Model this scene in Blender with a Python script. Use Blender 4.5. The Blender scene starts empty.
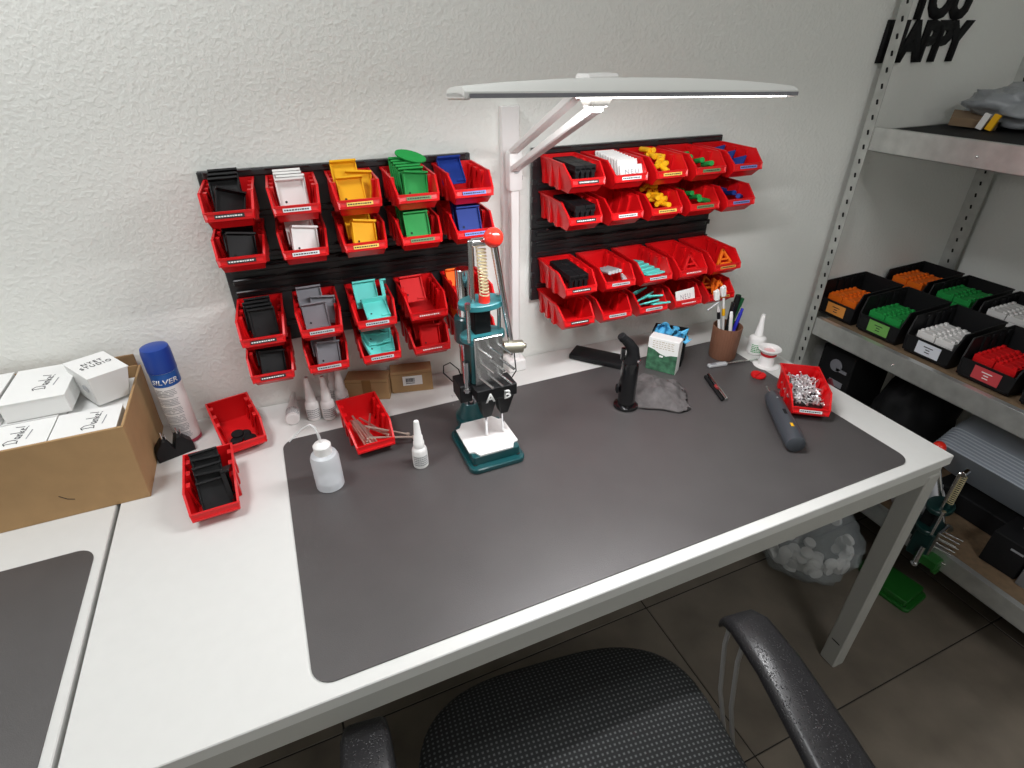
import bpy, bmesh, math, random
from mathutils import Vector, Matrix, noise
R = math.radians
rnd = random.Random(7)
scene = bpy.context.scene
COL = scene.collection

# ------------------------------------------------------------------ camera, world, light, exposure
YAW, PITCH, ROLL, FPX = 0.4017, -0.5531, -0.0081, 555.8
def camera():
    c, s = math.cos(YAW), math.sin(YAW); cp, sp = math.cos(PITCH), math.sin(PITCH)
    F = Vector((s*cp, c*cp, sp)); r = Vector((c, -s, 0)); u = r.cross(F)
    cr, sr = math.cos(ROLL), math.sin(ROLL)
    X = cr*r + sr*u; Y = -sr*r + cr*u; Z = -F
    cd = bpy.data.cameras.new('camera'); cam = bpy.data.objects.new('camera', cd); COL.objects.link(cam)
    cam.matrix_world = Matrix(((X.x, Y.x, Z.x, .3937), (X.y, Y.y, Z.y, -1.2461), (X.z, Y.z, Z.z, 1.5008), (0, 0, 0, 1)))
    cd.sensor_width = 36; cd.sensor_fit = 'HORIZONTAL'; cd.lens = 36*FPX/1024; cd.clip_start = .02
    scene.camera = cam
camera()
scene.view_settings.view_transform = 'Standard'
scene.view_settings.look = 'None'
scene.view_settings.exposure = 0.0
scene.view_settings.gamma = 1.0
wd_ = bpy.data.worlds.new('world'); scene.world = wd_; wd_.use_nodes = True
wd_.node_tree.nodes['Background'].inputs[0].default_value = (.9, .93, 1, 1)
wd_.node_tree.nodes['Background'].inputs[1].default_value = .05
def area_light(name, loc, target, sx, sy, power, color=(1, 1, 1), parent=None):
    d = bpy.data.lights.new(name, 'AREA'); d.shape = 'RECTANGLE'; d.size = sx; d.size_y = sy; d.energy = power; d.color = color
    o = bpy.data.objects.new(name, d); COL.objects.link(o); o.location = loc
    o.rotation_euler = (Vector(target)-Vector(loc)).to_track_quat('-Z', 'Y').to_euler()
    if parent: o.parent = parent
    return o
CEIL_P, REAR_FILL_P, LAMP_P, LAMP2_P = 17.0, 15.0, 6.2, 1.5
area_light('ceiling_panel_light', (-.22, -.50, 2.56), (-.22, -.50, 0), .4, .4, CEIL_P, (.97, .985, 1))
area_light('rear_fill_light', (.9, -2.3, 2.56), (.9, -2.3, 0), .6, .6, REAR_FILL_P, (.97, .985, 1))  # added fill behind the camera to brighten the rack and floor, not a fixture

# ------------------------------------------------------------------ wall frame (the back wall runs 2.2 degrees off the desk's edge)
WA = Vector((.309, .0232, 0)); WD = Vector((1.2, -.0464, 0)).normalized(); WN = Vector((WD.y, -WD.x, 0))
WANG = math.atan2(WD.y, WD.x)
def Wp(s, off, z):
    p = WA + WD*s + WN*off; return Vector((p.x, p.y, z))
def wall_y(x): return WA.y + (x-WA.x)*WD.y/WD.x

# ------------------------------------------------------------------ materials
def lin(c):
    return tuple((v/255/12.92 if v/255 <= .04045 else ((v/255+.055)/1.055)**2.4) for v in c)
MATS = {}
def mat(name, rgb, rough=.5, metal=0, spec=.5, bump=0, bscale=200, mottle=0, mscale=8, trans=0, emis=0, alpha=1, coat=0):
    if name in MATS: return MATS[name]
    m = bpy.data.materials.new(name); m.use_nodes = True; nt = m.node_tree; b = nt.nodes['Principled BSDF']
    col = lin(rgb) + (1,)
    b.inputs['Base Color'].default_value = col; b.inputs['Roughness'].default_value = rough
    b.inputs['Metallic'].default_value = metal; b.inputs['Specular IOR Level'].default_value = spec
    b.inputs['Transmission Weight'].default_value = trans; b.inputs['Alpha'].default_value = alpha
    b.inputs['Coat Weight'].default_value = coat
    tc = nt.nodes.new('ShaderNodeTexCoord')
    if emis:
        b.inputs['Emission Color'].default_value = col; b.inputs['Emission Strength'].default_value = emis
    if mottle:
        n = nt.nodes.new('ShaderNodeTexNoise'); n.inputs['Scale'].default_value = mscale; n.inputs['Detail'].default_value = 5
        nt.links.new(tc.outputs['Object'], n.inputs['Vector'])
        mr = nt.nodes.new('ShaderNodeMapRange'); mr.inputs[1].default_value = .3; mr.inputs[2].default_value = .7
        mr.inputs[3].default_value = 1-mottle; mr.inputs[4].default_value = 1+mottle
        nt.links.new(n.outputs['Fac'], mr.inputs[0])
        mx = nt.nodes.new('ShaderNodeVectorMath'); mx.operation = 'SCALE'; mx.inputs[0].default_value = col[:3]
        nt.links.new(mr.outputs[0], mx.inputs['Scale']); nt.links.new(mx.outputs[0], b.inputs['Base Color'])
    if bump:
        n = nt.nodes.new('ShaderNodeTexNoise'); n.inputs['Scale'].default_value = bscale; n.inputs['Detail'].default_value = 3
        nt.links.new(tc.outputs['Object'], n.inputs['Vector'])
        bp = nt.nodes.new('ShaderNodeBump'); bp.inputs['Strength'].default_value = bump; bp.inputs['Distance'].default_value = .002
        nt.links.new(n.outputs['Fac'], bp.inputs['Height']); nt.links.new(bp.outputs[0], b.inputs['Normal'])
    MATS[name] = m
    return m
M_wall = mat('woodchip_wallpaper', (238, 239, 234), .9, spec=.2)
def wallpaper(m):
    nt = m.node_tree; b = nt.nodes['Principled BSDF']; tc = nt.nodes['Texture Coordinate']
    n1 = nt.nodes.new('ShaderNodeTexNoise'); n1.inputs['Scale'].default_value = 105; n1.inputs['Detail'].default_value = 2.5; n1.inputs['Distortion'].default_value = .2
    nt.links.new(tc.outputs['Object'], n1.inputs['Vector'])
    cr = nt.nodes.new('ShaderNodeValToRGB'); cr.color_ramp.elements[0].position = .42; cr.color_ramp.elements[1].position = .78
    nt.links.new(n1.outputs['Fac'], cr.inputs[0])
    bp = nt.nodes.new('ShaderNodeBump'); bp.inputs['Strength'].default_value = .26; bp.inputs['Distance'].default_value = .003
    nt.links.new(cr.outputs[0], bp.inputs['Height']); nt.links.new(bp.outputs[0], b.inputs['Normal'])
wallpaper(M_wall)
M_ceil = mat('ceiling_paint', (225, 223, 218), .9)
M_tile = mat('floor_tile_stone', (112, 103, 92), .45, mottle=.22, mscale=7, bump=.15, bscale=60)
M_grout = mat('tile_grout', (48, 44, 40), .9)
M_desk = mat('white_laminate', (214, 214, 211), .42, spec=.4, mottle=.012, mscale=40)
M_frame = mat('light_grey_powder_coat', (176, 175, 170), .5, spec=.4)
M_mat = mat('dark_grey_desk_mat', (76, 73, 73), .36, spec=.6, mottle=.06, mscale=14, bump=.22, bscale=700)
M_red = mat('red_bin_plastic', (214, 18, 24), .34, spec=.5)
M_pblack = mat('black_panel_plastic', (42, 42, 44), .28)
M_black = mat('black_plastic', (19, 19, 21), .55, spec=.32)
M_dark = mat('matt_black', (16, 16, 18), .75, spec=.3)
M_gloss = mat('gloss_black', (14, 14, 16), .18, coat=.5)
M_white = mat('white_plastic', (232, 230, 228), .4)
M_wpaper = mat('white_card', (236, 236, 234), .7)
M_yellow = mat('yellow_plastic', (240, 180, 20), .6, spec=.3)
M_green = mat('green_plastic', (34, 150, 70), .6, spec=.3)
M_blue = mat('blue_plastic', (18, 50, 132), .6, spec=.3)
M_grey = mat('grey_plastic', (128, 128, 134), .6, spec=.3)
M_lgrey = mat('light_grey_plastic', (180, 182, 184), .6, spec=.3)
M_turq = mat('turquoise_plastic', (104, 214, 206), .6, spec=.3)
M_redp = mat('red_printed_plastic', (206, 18, 22), .6, spec=.25)
M_orange = mat('orange_plastic', (240, 112, 22), .6, spec=.3)
M_steel = mat('bright_steel', (205, 205, 205), .22, metal=1)
M_chrome = mat('chrome', (225, 225, 228), .12, metal=1)
M_zinc = mat('galvanised_steel', (205, 206, 203), .34, metal=.7, mottle=.12, mscale=25)
M_hole = mat('dark_hole', (30, 30, 30), .9)
M_brass = mat('brass_spring', (236, 224, 184), .35, metal=.6)
M_teal = mat('teal_enamel', (18, 70, 74), .3, coat=.3)
M_teal2 = mat('light_teal_enamel', (44, 112, 118), .35)
M_ball = mat('red_ball_plastic', (232, 44, 30), .2, coat=.5)
M_card = mat('brown_cardboard', (172, 138, 96), .8, mottle=.05, mscale=30)
M_cardin = mat('cardboard_edge', (142, 112, 78), .85)
M_tape = mat('packing_tape', (140, 104, 62), .3)
M_board = mat('brown_chipboard', (128, 106, 82), .7, mottle=.18, mscale=60)
M_ink = mat('black_ink', (40, 40, 44), .8)
M_greyink = mat('grey_ink', (150, 150, 154), .8)
M_lblue = mat('can_cap_blue', (20, 62, 150), .35)
M_cup = mat('brown_ribbed_plastic', (126, 86, 66), .55)
M_cloth = mat('grey_microfibre', (98, 94, 94), .95, spec=.1, mottle=.25, mscale=50, bump=.8, bscale=350)
M_glove = mat('blue_nitrile', (88, 180, 226), .5)
M_clear = mat('frosted_plastic', (240, 243, 247), .3, alpha=.55)
M_clear2 = mat('translucent_tube', (235, 235, 235), .2, alpha=.5)
M_bag = mat('clear_bag_film', (200, 208, 212), .15, alpha=.30)
M_bluefilm = mat('milky_bag_film', (170, 178, 188), .25, alpha=.72)
M_greybag = mat('grey_film', (150, 154, 158), .3)
M_seat = mat('black_mesh_fabric', (40, 42, 44), .85)
M_seatside = mat('black_fabric', (24, 24, 26), .9)
M_arm = mat('dimpled_black_rubber', (34, 33, 35), .33)
M_green2 = mat('green_enamel_floor_press', (30, 96, 34), .35)
M_greenprint = mat('forest_print', (60, 104, 78), .6, mottle=.6, mscale=60)
M_labels = dict(black=mat('label_black', (44, 42, 44), .6), white=mat('label_white', (226, 226, 226), .6), yellow=mat('label_yellow', (236, 196, 96), .6),
                green=mat('label_green', (112, 132, 88), .6), blue=mat('label_blue', (120, 136, 200), .6), grey=mat('label_grey', (190, 190, 192), .6),
                turquoise=mat('label_silver', (196, 200, 204), .6), red=mat('label_red', (206, 50, 52), .6), orange=mat('label_orange', (224, 146, 66), .6),
                leaf=mat('label_leaf', (112, 170, 84), .6), crimson=mat('label_crimson', (190, 62, 68), .6), paper=mat('label_paper', (214, 218, 226), .6))
M_led = mat('led_diffuser', (255, 252, 246), .4, emis=6)
def seat_pattern():
    nt = M_seat.node_tree; b = nt.nodes['Principled BSDF']; tc = nt.nodes['Texture Coordinate']
    sep = nt.nodes.new('ShaderNodeSeparateXYZ'); nt.links.new(tc.outputs['Object'], sep.inputs[0])
    out = []
    for ax in (0, 1):
        a = nt.nodes.new('ShaderNodeMath'); a.operation = 'MULTIPLY'; a.inputs[1].default_value = 2*math.pi/.0085
        nt.links.new(sep.outputs[ax], a.inputs[0])
        s = nt.nodes.new('ShaderNodeMath'); s.operation = 'SINE'; nt.links.new(a.outputs[0], s.inputs[0]); out.append(s)
    mx = nt.nodes.new('ShaderNodeMath'); mx.operation = 'MINIMUM'; nt.links.new(out[0].outputs[0], mx.inputs[0]); nt.links.new(out[1].outputs[0], mx.inputs[1])
    cr = nt.nodes.new('ShaderNodeValToRGB'); cr.color_ramp.elements[0].position = .1; cr.color_ramp.elements[1].position = .5
    cr.color_ramp.elements[0].color = (.008, .0085, .009, 1); cr.color_ramp.elements[1].color = (.085, .09, .09, 1)
    nt.links.new(mx.outputs[0], cr.inputs[0]); nt.links.new(cr.outputs[0], b.inputs['Base Color'])
    bp = nt.nodes.new('ShaderNodeBump'); bp.inputs['Strength'].default_value = .6; bp.inputs['Distance'].default_value = .002
    nt.links.new(cr.outputs[0], bp.inputs['Height']); nt.links.new(bp.outputs[0], b.inputs['Normal'])
seat_pattern()
def arm_dimples():
    nt = M_arm.node_tree; b = nt.nodes['Principled BSDF']; tc = nt.nodes['Texture Coordinate']
    v = nt.nodes.new('ShaderNodeTexVoronoi'); v.inputs['Scale'].default_value = 260; nt.links.new(tc.outputs['Object'], v.inputs['Vector'])
    cr = nt.nodes.new('ShaderNodeValToRGB'); cr.color_ramp.elements[0].position = .12; cr.color_ramp.elements[1].position = .34
    nt.links.new(v.outputs['Distance'], cr.inputs[0])
    bp = nt.nodes.new('ShaderNodeBump'); bp.inputs['Strength'].default_value = .5; bp.inputs['Distance'].default_value = .0015
    nt.links.new(cr.outputs[0], bp.inputs['Height']); nt.links.new(bp.outputs[0], b.inputs['Normal'])
arm_dimples()

# ------------------------------------------------------------------ mesh helpers
class G:
    def __init__(s): s.v = []; s.f = []; s.mi = []; s.cur = 0
    def add(s, vs, fs, M=None):
        o = len(s.v)
        s.v += [tuple((M @ Vector(p)) if M else p) for p in vs]
        s.f += [tuple(i+o for i in f) for f in fs]; s.mi += [s.cur]*len(fs); return s
    def box(s, cx, cy, cz, sx, sy, sz, M=None):
        x, y, z = sx/2, sy/2, sz/2
        vs = [(cx+a*x, cy+b*y, cz+c*z) for a in (-1, 1) for b in (-1, 1) for c in (-1, 1)]
        return s.add(vs, [(0, 1, 3, 2), (4, 6, 7, 5), (0, 4, 5, 1), (2, 3, 7, 6), (0, 2, 6, 4), (1, 5, 7, 3)], M)
    def hexa(s, bot, top, M=None):
        return s.add(list(bot)+list(top), [(3, 2, 1, 0), (4, 5, 6, 7)]+[(i, (i+1) % 4, (i+1) % 4+4, i+4) for i in range(4)], M)
    def lathe(s, prof, n=24, M=None, flute=None):
        vs = []; fs = []
        for (r, z) in prof:
            for k in range(n):
                a = 2*math.pi*k/n; rr = r*(1+(flute if flute and k % 2 else 0)); vs.append((rr*math.cos(a), rr*math.sin(a), z))
        for i in range(len(prof)-1):
            for k in range(n):
                k2 = (k+1) % n; fs.append((i*n+k, i*n+k2, (i+1)*n+k2, (i+1)*n+k))
        fs.append(tuple(range(n))[::-1]); fs.append(tuple((len(prof)-1)*n+k for k in range(n)))
        return s.add(vs, fs, M)
    def cyl(s, p, q, r0, r1=None, n=16):
        r1 = r0 if r1 is None else r1
        p, q = Vector(p), Vector(q); d = q-p; Mr = d.to_track_quat('Z', 'Y').to_matrix().to_4x4(); Mr.translation = p
        return s.lathe([(r0, 0), (r1, d.length)], n, Mr)
    def tube(s, pts, r, n=8, closed=False):
        P = [Vector(p) for p in pts]; N = len(P); rs = r if isinstance(r, (list, tuple)) else [r]*N
        vs = []; fs = []; up = None
        for i in range(N):
            t = (P[(i+1) % N]-P[i-1]) if closed else (P[min(i+1, N-1)]-P[max(i-1, 0)])
            t.normalize()
            if up is None: up = Vector((0, 0, 1)) if abs(t.z) < .9 else Vector((1, 0, 0))
            a = t.cross(up)
            if a.length < 1e-5: a = t.orthogonal()
            a.normalize(); b = a.cross(t); up = b.copy() if abs(t.dot(b)) < .99 else up
            for k in range(n):
                an = 2*math.pi*k/n; vs.append(tuple(P[i]+a*rs[i]*math.cos(an)+b*rs[i]*math.sin(an)))
        for i in range(N if closed else N-1):
            j = (i+1) % N
            for k in range(n):
                k2 = (k+1) % n; fs.append((i*n+k, i*n+k2, j*n+k2, j*n+k))
        if not closed: fs.append(tuple(range(n))[::-1]); fs.append(tuple((N-1)*n+k for k in range(n)))
        return s.add(vs, fs)
    def prism(s, out, z0, z1, M=None):
        n = len(out)
        return s.add([(x, y, z0) for x, y in out]+[(x, y, z1) for x, y in out],
                     [tuple(range(n))[::-1], tuple(range(n, 2*n))]+[(i, (i+1) % n, (i+1) % n+n, i+n) for i in range(n)], M)
    def sph(s, c, r, nu=20, nv=12):
        rx, ry, rz = r if isinstance(r, tuple) else (r, r, r)
        prof = [(math.sin(math.pi*j/nv), -math.cos(math.pi*j/nv)) for j in range(1, nv)]
        return s.lathe(prof, nu, Matrix.Translation(c) @ Matrix.Diagonal((rx, ry, rz, 1)))
    def mesh(s, name, m, bevel=0, seg=1, smooth=True, angle=35):
        me = bpy.data.meshes.new(name); me.from_pydata(s.v, [], s.f)
        if any(s.mi): me.polygons.foreach_set('material_index', s.mi)
        bm = bmesh.new(); bm.from_mesh(me); bmesh.ops.recalc_face_normals(bm, faces=bm.faces)
        if bevel:
            es = [e for e in bm.edges if len(e.link_faces) == 2 and e.calc_face_angle(0) > R(30)]
            bmesh.ops.bevel(bm, geom=es, offset=bevel, segments=seg, profile=.5, affect='EDGES', clamp_overlap=True)
        bm.to_mesh(me); bm.free()
        if smooth:
            me.polygons.foreach_set('use_smooth', [True]*len(me.polygons)); me.set_sharp_from_angle(angle=R(angle))
        me.materials.append(m); return me
    def obj(s, name, m, parent=None, **k): return link(name, s.mesh(name, m, **k), parent)
def link(name, me, parent=None):
    o = bpy.data.objects.new(name, me); COL.objects.link(o)
    if parent is not None: o.parent = parent
    return o
def tag(o, label=None, cat=None, group=None, kind=None):
    if label: o['label'] = label
    if cat: o['category'] = cat
    if group: o['group'] = group
    if kind: o['kind'] = kind
    return o
def thing(name, label, cat, loc=(0, 0, 0), rz=0, group=None, rot=None):
    o = bpy.data.objects.new(name, None); COL.objects.link(o); o.location = loc; o.empty_display_size = .05
    o.rotation_euler = rot if rot else (0, 0, rz)
    return tag(o, label, cat, group)
def put(o, loc, rz=0, rot=None):
    o.location = loc; o.rotation_euler = rot if rot else (0, 0, rz); return o
def dup(o, parent=None):
    c = o.copy(); COL.objects.link(c)
    if parent is not None: c.parent = parent
    for ch in list(o.children):
        if ch.type in ('MESH', 'EMPTY', 'LIGHT'): dup(ch, c)
    return c
def rrect(w, l, r, n=6):
    pts = []
    for cx, cy, a0 in ((w/2-r, l/2-r, 0), (-w/2+r, l/2-r, 90), (-w/2+r, -l/2+r, 180), (w/2-r, -l/2+r, 270)):
        for k in range(n+1):
            a = R(a0+90*k/n); pts.append((cx+r*math.cos(a), cy+r*math.sin(a)))
    return pts
def text_mesh(name, body, m, w=None, h=None, extrude=.0004, shear=0, offset=0, spacing=1, line=1.0, align='CENTER'):
    cu = bpy.data.curves.new(name, 'FONT'); cu.body = body; cu.size = 1; cu.extrude = 0; cu.shear = shear; cu.offset = offset
    cu.space_character = spacing; cu.space_line = line; cu.align_x = align; cu.resolution_u = 3
    o = bpy.data.objects.new(name, cu); COL.objects.link(o)
    bpy.context.view_layer.update()
    me = bpy.data.meshes.new_from_object(o.evaluated_get(bpy.context.evaluated_depsgraph_get()))
    bpy.data.objects.remove(o); bpy.data.curves.remove(cu)
    xs = [v.co.x for v in me.vertices]; ys = [v.co.y for v in me.vertices]
    x0, x1, y0, y1 = min(xs), max(xs), min(ys), max(ys)
    sy = (h/(y1-y0)) if h else w/(x1-x0); sx = (w/(x1-x0)) if w else sy
    for v in me.vertices: v.co = ((v.co.x-(x0+x1)/2)*sx, (v.co.y-(y0+y1)/2)*sy, 0)
    bm = bmesh.new(); bm.from_mesh(me)
    ret = bmesh.ops.extrude_face_region(bm, geom=bm.faces[:])
    for e in ret['geom']:
        if isinstance(e, bmesh.types.BMVert): e.co.z += extrude
    bmesh.ops.recalc_face_normals(bm, faces=bm.faces); bm.to_mesh(me); bm.free()
    me.materials.clear(); me.materials.append(m); me.name = name
    return me
def strokes(g, lines, sx, sy, w=.0012, h=.0005, z=0):
    """handwriting: each line a polyline of flat little bars"""
    for ln in lines:
        for (a, b), (c, d) in zip(ln[:-1], ln[1:]):
            p = Vector((a*sx, b*sy, 0)); q = Vector((c*sx, d*sy, 0)); t = q-p
            if t.length < 1e-6: continue
            Mx = Matrix.Translation((p+q)/2+Vector((0, 0, z))) @ Matrix.Rotation(math.atan2(t.y, t.x), 4, 'Z')
            g.box(0, 0, h/2, t.length+w*.6, w, h, Mx)
    return g

# ------------------------------------------------------------------ room
def room():
    fl = G().box(.2, -1.42, -.012, 4.9, 3.16, .02).obj('floor', M_grout, smooth=False); tag(fl, kind='structure')
    tw, tl = .92, .458; tm = G().box(0, 0, 0, tw-.0035, tl-.0035, .008).mesh('floor_tile', M_tile, bevel=.001)
    for i in range(-5, 3):
        for j in range(-7, 2):
            x0 = 1.203+i*tw; y0 = -.393+(j-1)*tl
            cx, cy = x0+tw/2, y0+tl/2
            if -2.2 < cx < 2.6 and -3.0 < cy < .1:
                if cx+tw/2 > 2.64 or cy+tl/2 > -.0 or cy-tl/2 < -3 or cx-tw/2 < -2.25:
                    a0, a1 = max(cx-tw/2, -2.24), min(cx+tw/2, 2.62); b0, b1 = max(cy-tl/2, -2.98), min(cy+tl/2, -.085)
                    if a1-a0 < .03 or b1-b0 < .03: continue
                    o = G().box(0, 0, 0, a1-a0-.005, b1-b0-.005, .008).obj('floor_tile', M_tile, fl, bevel=.001)
                    o.location = ((a0+a1)/2, (b0+b1)/2, -.004)
                else:
                    o = link('floor_tile', tm, fl); o.location = (cx, cy, -.004)
    g = G(); L0, L1 = -2.6, 2.42
    g.box((L0+L1)/2, .06, 1.29, L1-L0, .12, 2.62); w = g.obj('wall_back', M_wall, smooth=False); w.location = (WA.x, WA.y, 0); w.rotation_euler = (0, 0, WANG)
    tag(w, kind='structure')
    tag(G().box(2.68, -1.42, 1.29, .1, 3.2, 2.62).obj('wall_right', M_wall, smooth=False), kind='structure')
    tag(G().box(-2.3, -1.42, 1.29, .1, 3.2, 2.62).obj('wall_left', M_wall, smooth=False), kind='structure')
    tag(G().box(.2, -3.05, 1.29, 4.9, .1, 2.62).obj('wall_front', M_wall, smooth=False), kind='structure')
    tag(G().box(.2, -1.42, 2.63, 4.9, 3.3, .06).obj('ceiling', M_ceil, smooth=False), kind='structure')
    c = G().box(0, 0, .315, .042, .02, .63).obj('trim_1', M_white, bevel=.002); put(c, Wp(.609, .0105, .752), WANG); tag(c, kind='structure')
room()

# ------------------------------------------------------------------ desks and mats
DZ = .75; YF = -.769
def desk(x0, x1, label, y_front=YF, top=DZ, leg_in=.04):
    t = thing('desk', label, 'desk', ((x0+x1)/2, y_front, 0)); cx = (x0+x1)/2; W = x1-x0
    yb0, yb1 = wall_y(x0)-.004-y_front, wall_y(x1)-.004-y_front
    G().prism([(-W/2, 0), (W/2, 0), (W/2, yb1), (-W/2, yb0)], top-.024, top).obj('tabletop', M_desk, t, bevel=.0015)
    D = min(yb0, yb1)
    for y in (.022, D-.03): G().box(0, y, top-.024-.0255, W-.012, .03, .05).obj('frame_rail', M_frame, t, bevel=.002)
    for sx in (-1, 1):
        G().box(sx*(W/2-.022), D/2, top-.0245-.025, .03, D-.075, .05).obj('side_rail', M_frame, t, bevel=.002)
        for y in (.0265, D-.031):
            L = G().box(0, 0, .3625, .04, .045, .70).obj('leg', M_frame, t, bevel=.003); L.location = (sx*(W/2-.024), y, -.0115)
            f = G().box(0, 0, .006, .036, .04, .012).obj('foot', M_dark, L, bevel=.001); f.location = (0, 0, .0125)
            if sx == 1 and y < .1:
                G().box(-.0202, 0, .105, .0012, .024, .003).obj('slot', M_hole, L)
    return t
desk(.0095, 1.6095, 'long white workbench desk with grey steel frame carrying the hand press')
desk(-1.5975, .0025, 'white desk at left edge carrying the brown carton of white boxes')
def desk_mat(label, x0, x1, y0, y1):
    o = G().prism(rrect(x1-x0, y1-y0, .03, 8), 0, .002).obj('desk_mat', M_mat, smooth=False)
    o.location = ((x0+x1)/2, (y0+y1)/2, DZ+.0002); tag(o, label, 'desk mat', 'dark grey desk mats')
desk_mat('large dark grey desk mat under the hand press', .309, 1.509, -.746, -.146)
desk_mat('dark grey desk mat on the left desk in front of the carton', -1.21, -.012, -.936+.19, -.332)
TZ = DZ; MZ = DZ+.0024

# ------------------------------------------------------------------ red storage bins
def bin_meshes(name, m, WT, WB, L, H, prof, rim, ribs):
    """prof: outline in (y, z): back bottom, front bottom, lip bottom, lip top, shoulder, back top"""
    t = .0018
    bb, fb, lb, lt, sh, bt = prof
    def xo(z): return WB+(WT-WB)*z/H
    g = G()
    out = [bb, fb, lb, lt, sh, bt]
    for s in (-1, 1):
        vs = [(s*xo(z), y, z) for y, z in out]+[(s*(xo(z)-t), y, z) for y, z in out]; n = 6
        g.add(vs, [tuple(range(n)), tuple(range(n, 2*n))[::-1]]+[(i, (i+1) % n, (i+1) % n+n, i+n) for i in range(n)])
    def slab(a, b, d):                                   # wall between the sides from a to b (y, z), thickness vector d
        (ya, za), (yb, zb) = a, b
        g.hexa([(-xo(za), ya, za), (xo(za), ya, za), (xo(za), ya+d[0], za+d[1]), (-xo(za), ya+d[0], za+d[1])],
               [(-xo(zb), yb, zb), (xo(zb), yb, zb), (xo(zb), yb+d[0], zb+d[1]), (-xo(zb), yb+d[0], zb+d[1])])
    slab(bb, fb, (0, t)); slab(bb, bt, (-t, 0)); slab(fb, lb, (t*.5, t)); slab(lb, lt, (t*1.3, 0))
    # rim bar along the open edge
    def seg(p, q, r=rim):
        p, q = Vector(p), Vector(q); d = q-p; Mx = d.to_track_quat('Z', 'Y').to_matrix().to_4x4(); Mx.translation = (p+q)/2
        g.box(0, 0, 0, r, r, d.length+r*.9, Mx)
    for s in (-1, 1):
        a = (s*xo(bt[1]), bt[0], bt[1]); b = (s*xo(sh[1]), sh[0], sh[1]); c = (s*xo(lt[1]), lt[0], lt[1]); d = (s*xo(lb[1]), lb[0], lb[1])
        seg(a, b); seg(b, c); seg(c, d)
    seg((-xo(bt[1]), bt[0], bt[1]), (xo(bt[1]), bt[0], bt[1])); seg((-xo(lt[1]), lt[0], lt[1]), (xo(lt[1]), lt[0], lt[1])); seg((-xo(lb[1]), lb[0], lb[1]), (xo(lb[1]), lb[0], lb[1]))
    for k in range(ribs):
        y0 = bb[0]-(L*.12)-(L*.70)*k/ribs; rw = L*.085
        for s in (-1, 1):
            for dd, h in ((0, H*.95), (-.0042, H*.86)):
                xa, xb = (xo(H)-.0004, xo(H)-.0004) if dd == 0 else (xo(0)+dd, xo(h)+dd)
                w0 = xo(H)-xo(0)+.001 if dd == 0 else .0024
                g.hexa([(s*xa, y0-rw/2, .001), (s*xa, y0+rw/2, .001), (s*(xa-w0), y0+rw/2, .001), (s*(xa-w0), y0-rw/2, .001)],
                       [(s*xb, y0-rw/2, h), (s*xb, y0+rw/2, h), (s*(xb-w0), y0+rw/2, h), (s*(xb-w0), y0-rw/2, h)])
    return g.mesh(name, m, smooth=False)
RB = ((.08, 0), (-.056, 0), (-.0785, .020), (-.0755, .031), (-.042, .057), (.08, .057))
ME_bin = bin_meshes('tray', M_red, .0432, .0350, .16, .057, RB, .0040, 3)
LIPM = Matrix.Translation((0, -.0797, .0258)) @ Matrix.Rotation(R(90-15), 4, 'X')
STK = {}
def sticker_meshes(col):
    if col not in STK:
        a = G().box(0, 0, 0, .048, .0066, .0006, LIPM).mesh('label_sticker', M_labels[col], smooth=False)
        g = G(); r = random.Random(3); x = -.022
        while x < .02:
            w = r.uniform(.002, .005); g.box(x+w/2, 0, .0005, w, .0022, .0004, LIPM); x += w+.0012
        STK[col] = (a, g.mesh('label_print', M_wpaper if col in ('black', 'red') else M_ink, smooth=False))
    return STK[col]
def red_bin(label, loc, rz, sticker=None, group=None):
    t = thing('storage_bin', label, 'storage bin', loc, rz, group)
    link('tray', ME_bin, t)
    if sticker:
        a, b = sticker_meshes(sticker); s = link('label_sticker', a, t); link('label_print', b, s)
    return t

# moulded parts that lie in the bins ---------------------------------------------------------------
def plate_mesh(m, w=.05, l=.058):
    g = G(); g.box(0, 0, 0, w, l, .0026); g.box(0, l/2-.002, .006, w, .004, .013)
    for s in (-1, 1): g.box(s*(w/2-.0013), -.002, .0035, .0026, l-.006, .006)
    g.box(w*.28, -l*.5+.006, .0025, w*.3, .004, .004)
    g.cur = 1; g.cyl((-.013, -.012, .0012), (-.013, -.012, .0019), .0026, n=10)
    me = g.mesh('moulded_cover', m, bevel=.0007); me.materials.append(M_hole); return me
def rod_mesh(m, l=.044, r=.0062): return G().cyl((-l/2, 0, 0), (l/2, 0, 0), r, n=10).mesh('printed_rod', m, bevel=.0008)
def long_mesh(m): return G().cyl((-.042, 0, 0), (.042, 0, 0), .0048, n=10).mesh('printed_rod', m, bevel=.0008)
def tab_mesh(m, w=.05, h=.036): return G().box(0, 0, 0, w, .0042, h).box(-w*.2, -.003, h*.2, .007, .003, .007).mesh('printed_tab', m, bevel=.0008)
def clip_mesh(m):
    g = G(); g.box(0, 0, .018, .024, .038, .010)
    for s in (-1, 1): g.cyl((s*.0065, .019, .012), (s*.0065, -.019, .012), .0064, n=10); g.box(s*.0065, -.013, .002, .008, .010, .026)
    return g.mesh('printed_clip', m, bevel=.0006)
def disc_mesh(m, a=.032, b=.013): return G().prism([(a*math.cos(2*math.pi*k/20), b*math.sin(2*math.pi*k/20)) for k in range(20)], 0, .005).mesh('oval_badge', m, bevel=.001)
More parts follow.
